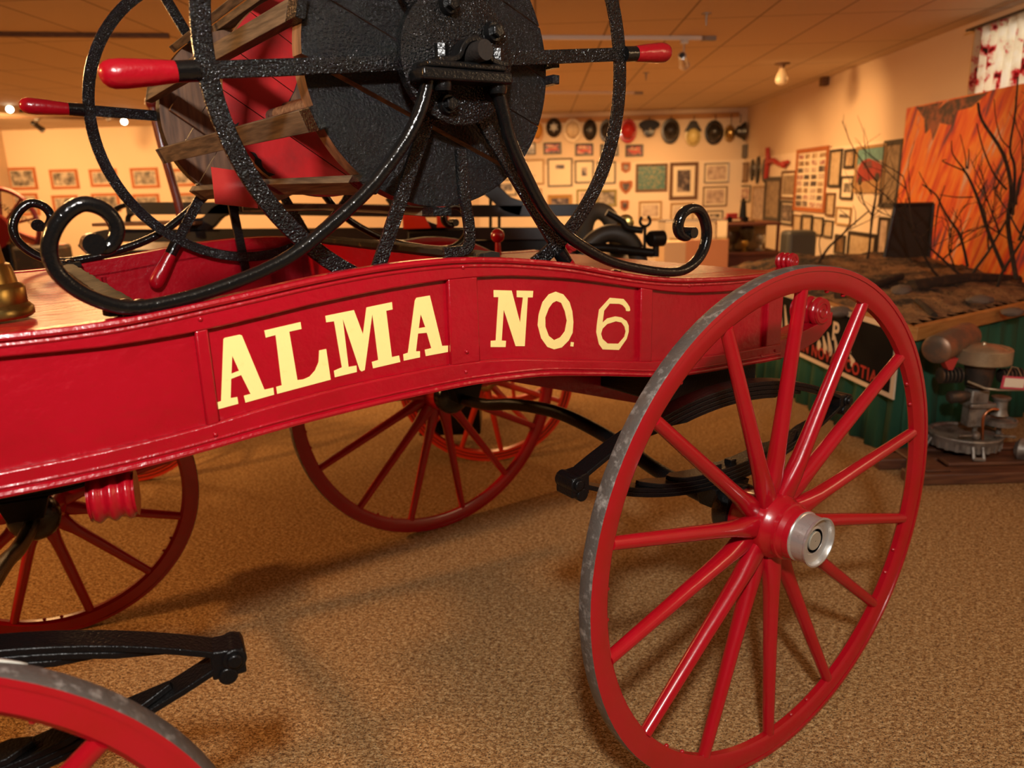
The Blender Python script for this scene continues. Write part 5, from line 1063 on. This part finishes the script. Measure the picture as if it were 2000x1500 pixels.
bm = newbm(); p = ml(1890, 745); tube(bm, [p, p + V((.05, -.06, -.02)), p + V((.09, -.09, -.02)), p + V((.40, -.12, -.018))], .006, 10); obj('tiller_bar', bm, COWL, mp_)
bm = newbm(); x0, x1 = ml(1900, 800).x, ml(1935, 800).x; z0, z1 = ml(1900, 838).z, ml(1900, 765).z; box(bm, (x0, .02, z0), (x1, .09, z1)); box(bm, (x0 - .01, .0, ml(1900, 800).z), (x1 + .03, .10, ml(1900, 790).z)); obj('leg_housing', bm, MET, mp_, bevel=.008)
bm = newbm(); p = ml(1968, 805); lathe(bm, [(-.03, .04), (-.02, .035), (.0, .030), (.04, .030), (.05, .04), (.06, .042)], (p.x, .06, p.z), (0, 0, 1), 20); obj('pump_throat', bm, MET, mp_)
bm = newbm(); p = ml(1963, 828); lathe(bm, [(-.015, .06), (-.012, .072), (.012, .075), (.014, .068), (.004, .06), (.004, .02)], (p.x, .04, p.z), (0, 0, 1), 32); obj('pump_ring', bm, MET, mp_)
bm = newbm(); p = ml(1963, 850); cyl(bm, (p.x, .05, p.z - .05), (p.x, .05, p.z + .05), .012); tube(bm, [(p.x - .05, .0, p.z), (p.x + .05, .0, p.z - .01)], .007, 8); obj('drain_cock', bm, MET, mp_)
bm = newbm(); tube(bm, spline([ml(1950, 800), ml(1935, 800), ml(1922, 812), ml(1919, 835), ml(1919, 858)], 5), .0065, 10); obj('copper_pipe', bm, COP, mp_)
p = ml(1908, 862); R_ = (ml(1975, 862) - ml(1840, 862)).x / 2; bm = newbm(); lathe(bm, [(-.02, R_ * .85), (-.045, R_ * .90), (-.045, R_ * .93), (.005, R_ * .98), (.012, R_), (.018, R_ * .98), (.018, R_ * .9), (.008, R_ * .86), (.008, .03)], (p.x, .10, p.z), (0, 0, 1), 40); ring = obj('base_ring', bm, MET, mp_)
for q in range(22):
    a_ = 2 * PI * q / 22; bm = newbm(); box(bm, (R_ * .90, -.008, -.046), (R_ * .965, .008, -.004), Matrix.Translation((p.x, .10, p.z)) @ Matrix.Rotation(a_, 4, 'Z')); obj('ring_rib', bm, MET, ring)
bz = .086
for a_ in (-100, 170, 50):
    c_, s_ = math.cos(math.radians(a_)), math.sin(math.radians(a_)); t = V((-s_, c_, 0)); f0 = V((p.x + c_ * R_ * .95, .10 + s_ * R_ * .95, p.z - .01)); f1 = V((p.x + c_ * R_ * 1.1, .10 + s_ * R_ * 1.1, bz)); bm = newbm()
    for sd_ in (-.022, .022): tube(bm, [f0 + t * sd_, f1 + t * sd_], .008, 6)
    tube(bm, [f1 - t * .026, f1 + t * .026], .009, 6); obj('stand_leg', bm, MET, mp_)
bm = newbm(); cyl(bm, (p.x + .02, .06, p.z), (p.x + .02, .06, p.z + .09), .012); cyl(bm, (p.x + .1, .1, bz), (p.x + .1, .1, p.z), .02); obj('drive_shaft', bm, MET, mp_)
bm = newbm(); q = p + V((-.03, -.03, .04)); ball(bm, q, .022); cyl(bm, q, q + V((-.08, 0, .0)), .006); obj('knob_lever', bm, MET, mp_)
bm = newbm(); q = p + V((R_ + .04, -.06, -.03)); lathe(bm, [(0, .05), (.03, .055), (.05, .03)], q, (-.7, .7, 0), 20); obj('outlet_cap', bm, MET, mp_)
tg = empty('exhibit_tag', (ml(1950, 736).x + 2.30, 3.45 - .115, ml(1950, 736).z)); tag(tg, 'small white card with pink border hanging on the pump', 'tag')
bm = newbm(); box(bm, (-.058, 0, -.030), (.058, .002, .030), Matrix.Rotation(.09, 4, 'Y')); obj('tag_border', bm, mat('pink_card', (.55, .06, .10), .5), tg, smooth=False)
bm = newbm(); box(bm, (-.046, -.0015, -.021), (.046, 0.0005, .021), Matrix.Rotation(.09, 4, 'Y')); obj('tag_paper', bm, mat('white_card', (.80, .70, .55), .6), tg, smooth=False)
bm = newbm(); tube(bm, [(-.04, .0, .03), (-.01, .02, .065), (.0, .035, .07)], .0018, 6); tube(bm, [(.03, .0, .03), (.02, .02, .065), (.0, .035, .07)], .0018, 6); obj('string', bm, mat('tag_string', (.35, .2, .1), .8), tg)
# timber base
tb = empty('timber_stand', (2.35, 3.5, 0)); tag(tb, 'dark red-brown timber stand under the portable pump', 'stand'); TIM = wood('dark_timber', (.07, .022, .010), (.15, .055, .022), (2, 20, 20))
for (x0, y0, z0, x1, y1, z1) in ((-.50, -.23, 0, .65, -.13, .055), (-.55, -.02, 0, .65, .08, .055), (-.42, -.20, .055, -.30, .20, .066), (.3, -.2, .055, .42, .2, .070), (-.28, -.14, .055, .65, -.04, .074), (-.28, .06, .055, .65, .14, .074)):
    bm = newbm(); box(bm, (x0, y0, z0), (x1, y1, z1)); obj('timber', bm, TIM, tb, bevel=.006)
bm = newbm(); tube(bm, spline([(-.5, .03, .05), (-.47, .03, .12), (-.42, .03, .14), (-.36, .03, .12), (-.34, .03, .05)], 4), .004, 6); obj('wire_handle', bm, BLKM, tb)

# ================================================================== SECOND WAGON BEHIND THE CART
WY = 3.95
lw = empty('ladder_wagon', (-.9, WY, 0)); tag(lw, 'black-beamed antique fire wagon with red wheels standing behind the cart', 'wagon')
def wl(px, py, Y=WY): p = atY(px, py, Y); return V((p.x + .9, Y - WY, p.z))
ORED = mat('orange_red_wagon_paint', (.52, .025, .010), .3, coat=.4, bump=(30, .2, 3))
NAVY = mat('blue_black_beam_paint', (.008, .010, .014), .35, coat=.3)
def wwheel(cx, cy, R, n, ph):
    c = V((cx, cy, R)); bm = newbm(); N = 72; prof = [(R, -.022), (R, .022), (R - .05, .018), (R - .05, -.018)]
    rings = [[bm.verts.new(c + V((r * math.cos(2 * PI * k / N), y, r * math.sin(2 * PI * k / N)))) for r, y in prof] for k in range(N)]
    for k in range(N):
        a, b = rings[k], rings[(k + 1) % N]
        for j in range(4):
            f = bm.faces.new([a[j], a[(j + 1) % 4], b[(j + 1) % 4], b[j]])
            if j == 0: f.material_index = 1
    wo = obj('wheel', bm, [ORED, BLKM], lw)
    for rr in (R - .018, R - .034):
        bm = newbm(); tube(bm, [c + V((rr * math.cos(2 * PI * k / 60), -.0215, rr * math.sin(2 * PI * k / 60))) for k in range(60)], .0022, 5, closed=True); obj('pinstripe', bm, BLKM, wo)
    for i in range(n):
        a = math.radians(ph + 360 / n * i); d = V((math.cos(a), 0, math.sin(a))); bm = newbm(); cyl(bm, c + d * .05 + V((0, -.03, 0)), c + d * (R - .045), .018, .013, 10); obj('spoke', bm, ORED, wo)
    bm = newbm(); lathe(bm, [(-.10, .03), (-.10, .042), (-.09, .048), (-.07, .046), (-.068, .058), (.05, .065)], c, (0, 1, 0), 28, cap=False); obj('hub', bm, BRASS, wo)
    return wo
wc = atY(948, 745, 3.78); R1_ = .455
for (cx, cy, ph) in ((wc.x + .9, 3.78 - WY, 10), (wc.x + .9 + .12, 3.78 - WY + 1.05, 4), (-1.96 + .9, 3.62 - WY, 20), (-1.9 + .9, 3.62 - WY + 1.05, 0)): wwheel(cx, cy, R1_, 12, ph)
for x in (wc.x + .9, -1.96 + .9):
    bm = newbm(); cyl(bm, (x, 3.68 - WY, R1_), (x + .08, 3.68 - WY + 1.2, R1_), .025); obj('axle', bm, BLKM, lw)
def beam(pts, h, dep, Y, nm='side_beam', m=NAVY):
    bm = newbm(); tube(bm, spline([wl(x, y, Y) for x, y in pts], 5), 0, side=(0, 1, 0), sect=rect(dep, h)); return obj(nm, bm, m, lw, bevel=.004)
mpp = 3.95 / 1500
beam([(250, 407), (420, 407), (600, 409), (800, 412), (960, 412), (1130, 410)], 23 * mpp, .05, WY)
beam([(165, 488), (200, 462), (300, 460), (600, 458), (800, 456), (1000, 456), (1125, 456)], 24 * mpp, .05, WY)
beam([(372, 440), (405, 436), (430, 412), (470, 400)], 26 * mpp, .05, WY, 'curved_brace'); beam([(590, 440), (560, 430), (520, 408)], 20 * mpp, .05, WY, 'curved_brace')
beam([(765, 380), (790, 410), (830, 445), (870, 456)], 30 * mpp, .05, WY, 'curved_brace'); beam([(938, 355), (970, 380), (990, 398), (1020, 408)], 30 * mpp, .05, WY, 'curved_brace')
beam([(222, 440), (222, 415), (240, 402), (262, 402)], 9 * mpp, .03, WY, 'bent_rail', BLKS); beam([(250, 436), (252, 422), (268, 414), (285, 414)], 7 * mpp, .03, WY, 'bent_rail', BLKS)
beam([(204, 437), (400, 434)], 6 * mpp, .25, WY, 'tray_shelf', wood('tray_wood', (.09, .035, .012), (.16, .06, .02))); 
for px in (958, 975): bm = newbm(); a = wl(px, 340); b2 = wl(px, 446); cyl(bm, a, b2, .008, n=8); obj('upright_rod', bm, BLKM, lw)
bm = newbm(); a = wl(875, 760, 3.9); a2 = wl(820, 880, 3.9); a3 = wl(940, 880, 3.9); box(bm, (a2.x, -.05, .10), (a3.x, .25, 1.2)); obj('pump_column', bm, BLKM, lw, bevel=.01)
bm = newbm(); a2 = wl(851, 392, 3.88); a3 = wl(877, 444, 3.88); box(bm, (a2.x, -.075, a3.z), (a3.x, -.03, a2.z)); obj('red_post', bm, ORED, lw, bevel=.004)
bm = newbm(); a2 = wl(786, 424, 3.9); a3 = wl(842, 446, 3.9); hexa(bm, [(a2.x, -.05, a3.z), (a3.x, -.05, a3.z), (a3.x - .03, -.05, a2.z), (a2.x, -.05, a2.z + .02)], [(a2.x, -.03, a3.z), (a3.x, -.03, a3.z), (a3.x - .03, -.03, a2.z), (a2.x, -.03, a2.z + .02)]); obj('red_panel', bm, ORED, lw, bevel=.003)
bm = newbm(); tube(bm, spline([wl(1000, 476, 4.1), wl(1040, 463, 4.1), (wl(1080, 462, 4.1)), wl(1118, 480, 4.1)], 5), .022, 10); obj('red_guard', bm, ORED, lw)
bm = newbm(); a2 = wl(170, 480); box(bm, (a2.x, .0, 1.02), (wl(1125, 456).x, .9, 1.14)); obj('wagon_bed', bm, BLKM, lw, bevel=.01)
DRED = mat('dark_red_pole_paint', (.11, .006, .008), .35, coat=.3)
bm = newbm(); pts = [wl(296, 200, 3.86), wl(318, 290, 3.86), wl(345, 385, 3.86), wl(362, 455, 3.86)]; tube(bm, spline(pts, 4), 8 * mpp, 12); ball(bm, pts[0], .030, 14, 1.2); obj('brake_pole', bm, DRED, lw)
bm = newbm(); tube(bm, spline([wl(300, 172, 4.0), wl(308, 250, 4.0), wl(330, 345, 4.0), wl(350, 440, 4.0)], 4), .006, 8); obj('pole_rope', bm, DRED, lw)
# suction hose, lamp and clamp on the wagon's right end
HOSE = mat('black_rubber_hose', (.022, .020, .018), .5, bump=(50, .3, 3)); HOSE2 = mat('grey_canvas_hose', (.07, .055, .035), .7, bump=(80, .3, 3))
bm = newbm(); tube(bm, spline([wl(1128, 520, 4.0), wl(1150, 480, 4.0), wl(1180, 458, 4.0), wl(1212, 458, 4.0), (wl(1236, 478, 4.0)), wl(1250, 520, 4.0), wl(1252, 560, 4.0)], 5), .046, 18); o = obj('suction_hose', bm, HOSE, lw)
bm = newbm(); tube(bm, spline([wl(1138, 520, 4.4), wl(1140, 460, 4.4), wl(1148, 425, 4.4), wl(1168, 412, 4.4), wl(1190, 425, 4.4), wl(1205, 465, 4.4), wl(1210, 540, 4.4)], 5), .05, 18); obj('suction_hose', bm, HOSE2, lw)
bm = newbm(); box(bm, (wl(1128, 500).x, -.02, .95), (wl(1262, 500).x, .5, wl(1128, 512).z)); obj('hose_shelf', bm, BLKM, lw, bevel=.01)
bm = newbm(); tube(bm, [wl(1100, 485), wl(1180, 484), wl(1275, 494)], 9 * mpp, 10); tube(bm, spline([wl(1185, 415), wl(1215, 432), wl(1225, 445), wl(1255, 450)], 4), .018, 10); obj('lamp_arm', bm, BLKM, lw)
bm = newbm(); p = wl(1281, 466); lathe(bm, [(-.045, .036), (-.04, .042), (.03, .042), (.036, .038), (.036, .03)], p, (-.9, -.4, 0), 28); obj('lamp_barrel', bm, BLKM, lw)
bm = newbm(); p = wl(1281, 490); cyl(bm, p + V((0, 0, -.03)), p + V((0, 0, .05)), .017, n=16); obj('lamp_socket', bm, BLKM, lw)
bm = newbm(); p = wl(1260, 432); tube(bm, [p + V((.026 * math.cos(t), 0, .026 * math.sin(t))) for t in [2.2 + 5.2 * k / 20 for k in range(21)]], .008, 8); cyl(bm, p + V((0, 0, -.03)), p + V((0, 0, -.15)), .008); obj('hose_clamp', bm, BLKM, lw)
bm = newbm(); p = wl(1223, 435, 4.1); lathe(bm, [(0, .04), (.02, .045), (.03, .03)], p, (-.3, -1, 0), 24); obj('brass_coupling', bm, BRASS, lw)

# red spoked wheel of another machine at the far left
fl = empty('red_wheel_stand', (-3.45, 5.6, 0)); tag(fl, 'dark red spoked wheel on a stand at the far left edge', 'wheel stand')
def fl_(px, py, Y=5.6): p = atY(px, py, Y); return V((p.x + 3.45, Y - 5.6, p.z))
c = fl_(4, 442); R_ = fl_(4, 368).z - c.z
bm = newbm(); N = 48; tube(bm, [c + V((R_ * math.cos(2 * PI * k / N), 0, R_ * math.sin(2 * PI * k / N))) for k in range(N)], .018, 10, closed=True); wr = obj('wheel_rim', bm, DRED, fl)
for k in range(10):
    a = 2 * PI * k / 10 + .2; bm = newbm(); cyl(bm, c, c + V((R_ * math.cos(a), 0, R_ * math.sin(a))), .010, n=8); obj('spoke', bm, DRED, wr)
bm = newbm(); lathe(bm, [(-.02, .001), (-.02, R_ * .5), (.02, R_ * .5), (.02, .001)], c + V((-.04, -.05, -.03)), (0, 1, 0), 32); obj('red_disc', bm, mat('deep_red_disc', (.11, .003, .004), .3, coat=.4), fl)
bm = newbm(); hexa(bm, [fl_(30, 452), fl_(120, 478), fl_(120, 492), fl_(30, 470)], [v + V((0, .05, 0)) for v in [fl_(30, 452), fl_(120, 478), fl_(120, 492), fl_(30, 470)]]); obj('orange_beam', bm, mat('orange_beam_paint', (.45, .08, .02), .5), fl)
bm = newbm(); box(bm, (c.x - .05, -.04, 0), (c.x + .05, .04, c.z)); box(bm, (c.x - .3, -.25, 0), (c.x + .5, .25, .08)); obj('stand_post', bm, BLKM, fl, bevel=.008)
bm = newbm(); box(bm, (c.x + .12, -.15, .08), (c.x + .42, .12, fl_(60, 478).z)); obj('machine_block', bm, DMET, fl, bevel=.03)
bm = newbm()
for k in range(16):
    t = k / 15; p = fl_(0 + 100 * t, 386 + 52 * t - 10 * math.sin(PI * t) * -1); M = Matrix.Translation(p + V((0, -.08, 0))) @ Matrix.Rotation(-.5, 4, 'Y') @ Matrix.Rotation((k % 2) * PI / 2, 4, 'X')
    tube(bm, [M @ V((.020 * math.cos(2 * PI * q / 12), .009 * math.sin(2 * PI * q / 12), 0)) for q in range(12)], .003, 5, closed=True)
obj('chain', bm, DMET, fl)

# ================================================================== CEILING FITTINGS
TRK = mat('white_track_paint', (.70, .64, .56), .4)
def cz(px, py, z=HC): return atZ(px, py, z)
for (a_, b_, lab) in (((860, 69), (1370, 71), 'nearer white lighting track on the ceiling above the reel'), ((960, 178), (1238, 179), 'farther white lighting track on the ceiling above the hats')):
    p = cz(*a_); q = cz(*b_); root = empty('lighting_track', tuple(p)); tag(root, lab, 'lighting track', 'white lighting tracks on the ceiling'); d = q - p; d.z = 0
    bm = newbm(); s_ = V((-d.y, d.x, 0)).normalized() * .018; hexa(bm, [-s_, s_, s_ + V((0, 0, -.03)), -s_ + V((0, 0, -.03))], [v + d for v in (-s_, s_, s_ + V((0, 0, -.03)), -s_ + V((0, 0, -.03)))]); obj('track_rail', bm, TRK, root)
    bm = newbm(); dn = d.normalized(); hexa(bm, [d + v for v in (-s_ * 1.2, s_ * 1.2, s_ * 1.2 + V((0, 0, -.034)), -s_ * 1.2 + V((0, 0, -.034)))], [d + dn * .12 + v for v in (-s_ * 1.2, s_ * 1.2, s_ * 1.2 + V((0, 0, -.034)), -s_ * 1.2 + V((0, 0, -.034)))]); obj('end_cap', bm, FM['silver'], root)
for (a_, b_, lab) in (((-60, 62), (330, 66), 'dark lighting track across the ceiling at upper left'), ((-20, 226), (330, 232), 'distant lighting track along the far wall at left')):
    p = cz(*a_); q = cz(*b_); bm = newbm(); d = q - p; d.z = 0; s_ = V((-d.y, d.x, 0)).normalized() * .02; hexa(bm, [-s_, s_, s_ + V((0, 0, -.03)), -s_ + V((0, 0, -.03))], [v + d for v in (-s_, s_, s_ + V((0, 0, -.03)), -s_ + V((0, 0, -.03)))])
    o = obj('lighting_track', bm, FM['brown']); o.location = p; tag(o, lab, 'lighting track', 'dark lighting tracks on the ceiling')
def spothead(px, py, Y, aim, label, lit, m=None, L=.16, r=.045, energy=0, drop=None):
    p = atY(px, py, Y); root = empty('spotlight', tuple(p)); tag(root, label, 'spotlight', 'track spotlights'); d = (V(aim) - p).normalized(); m = m or FM['black']
    bm = newbm(); lathe(bm, [(-L * .6, r * .5), (-L * .58, r * .75), (L * .3, r * .8), (L * .4, r), (L * .42, r * .9), (L * .2, r * .7)], (0, 0, 0), d, 24, cap=False); obj('can', bm, m, root)
    bm = newbm(); lathe(bm, [(L * .30, .001), (L * .30, r * .85)], (0, 0, 0), d, 20, cap=False)
    bl = bpy.data.materials.get('lit_bulb') or bpy.data.materials.new('lit_bulb'); bl.use_nodes = True; bb = bl.node_tree.nodes['Principled BSDF']; bb.inputs['Emission Color'].default_value = (1, .85, .6, 1); bb.inputs['Emission Strength'].default_value = 30
    obj('bulb', bm, bl if lit else mat('unlit_bulb_glass', (.5, .45, .42), .2), root)
    bm = newbm(); tube(bm, [(0, 0, .0), (0, 0, HC - .03 - p.z)], .008, 8); box(bm, (-.03, -.02, HC - .06 - p.z), (.03, .02, HC - .03 - p.z)); obj('stem', bm, m, root)
    if energy:
        l = bpy.data.lights.new('spot_lamp', 'SPOT'); l.energy = energy; l.color = WARM; l.spot_size = 1.3; l.spot_blend = .8; l.shadow_soft_size = .05
        lo = bpy.data.objects.new('spot_lamp', l); COL.objects.link(lo); lo.location = p + d * .12; lo.rotation_euler = d.to_track_quat('-Z', 'Y').to_euler()
    return root
spothead(20, 213, 10.0, (-1.5, 0, .4), 'lit spotlight glowing at the far left', True, L=.14)
spothead(243, 237, 11.0, (-1.0, 0, .4), 'lit spotlight glowing beside the iron wheel rim', True, L=.14)
spothead(40, 195, 10.2, (-6, 13, 1.6), 'unlit dark spotlight above the far-left lit one', False, L=.2)
spothead(75, 248, 11.3, (-6.5, 13, 1.6), 'dark spotlight low at left, above the framed photos', False, L=.2)
spothead(205, 225, 11.0, (-5, 13, 1.6), 'dark spotlight immediately left of the glowing one', False, L=.2)
spothead(1335, 120, 6.6, (3.3, 12, .9), 'chrome spotlight tilted down on the nearer white track', False, m=SILV, L=.20, r=.045)
for (px, py, zz, lab) in ((1380, 34, 0, 'nearer small sprinkler head on the ceiling'), (1262, 150, 0, 'farther small sprinkler head on the ceiling')):
    p = cz(px, py - 8); root = empty('sprinkler', tuple(p)); tag(root, lab, 'sprinkler', 'ceiling sprinklers'); bm = newbm(); lathe(bm, [(0, .035), (-.006, .035), (-.01, .01), (-.06, .006), (-.08, .004)], n=16); obj('sprinkler_body', bm, FM['silver'], root)
p = cz(1528, 123); root = empty('bare_bulb', tuple(p)); tag(root, 'clear bare bulb under a dark round ceiling base', 'bulb'); bm = newbm(); lathe(bm, [(0, .075), (-.012, .075), (-.02, .03), (-.05, .025)], n=24); obj('lamp_base', bm, FM['brown'], root)
BG = bpy.data.materials.new('clear_bulb_glass'); BG.use_nodes = True; b = BG.node_tree.nodes['Principled BSDF']; b.inputs['Base Color'].default_value = (.9, .8, .6, 1); b.inputs['Transmission Weight'].default_value = .7; b.inputs['Roughness'].default_value = .1
bm = newbm(); lathe(bm, [(-.05, .025), (-.08, .035), (-.13, .06), (-.17, .062), (-.20, .045), (-.215, .001)], n=24, cap=False); obj('bulb_glass', bm, BG, root)
p = cz(1618, 148); bm = newbm(); box(bm, (-.06, -.05, -.13), (.02, .05, 0)); o = obj('wall_sensor', bm, FM['brown'], bevel=.01); q = hit(1618, 150, room(XR, 0, 0), -ER); o.location = q + V((0, 0, .03)) - ER * .025; tag(o, 'small dark sensor where ceiling meets the right wall', 'sensor')
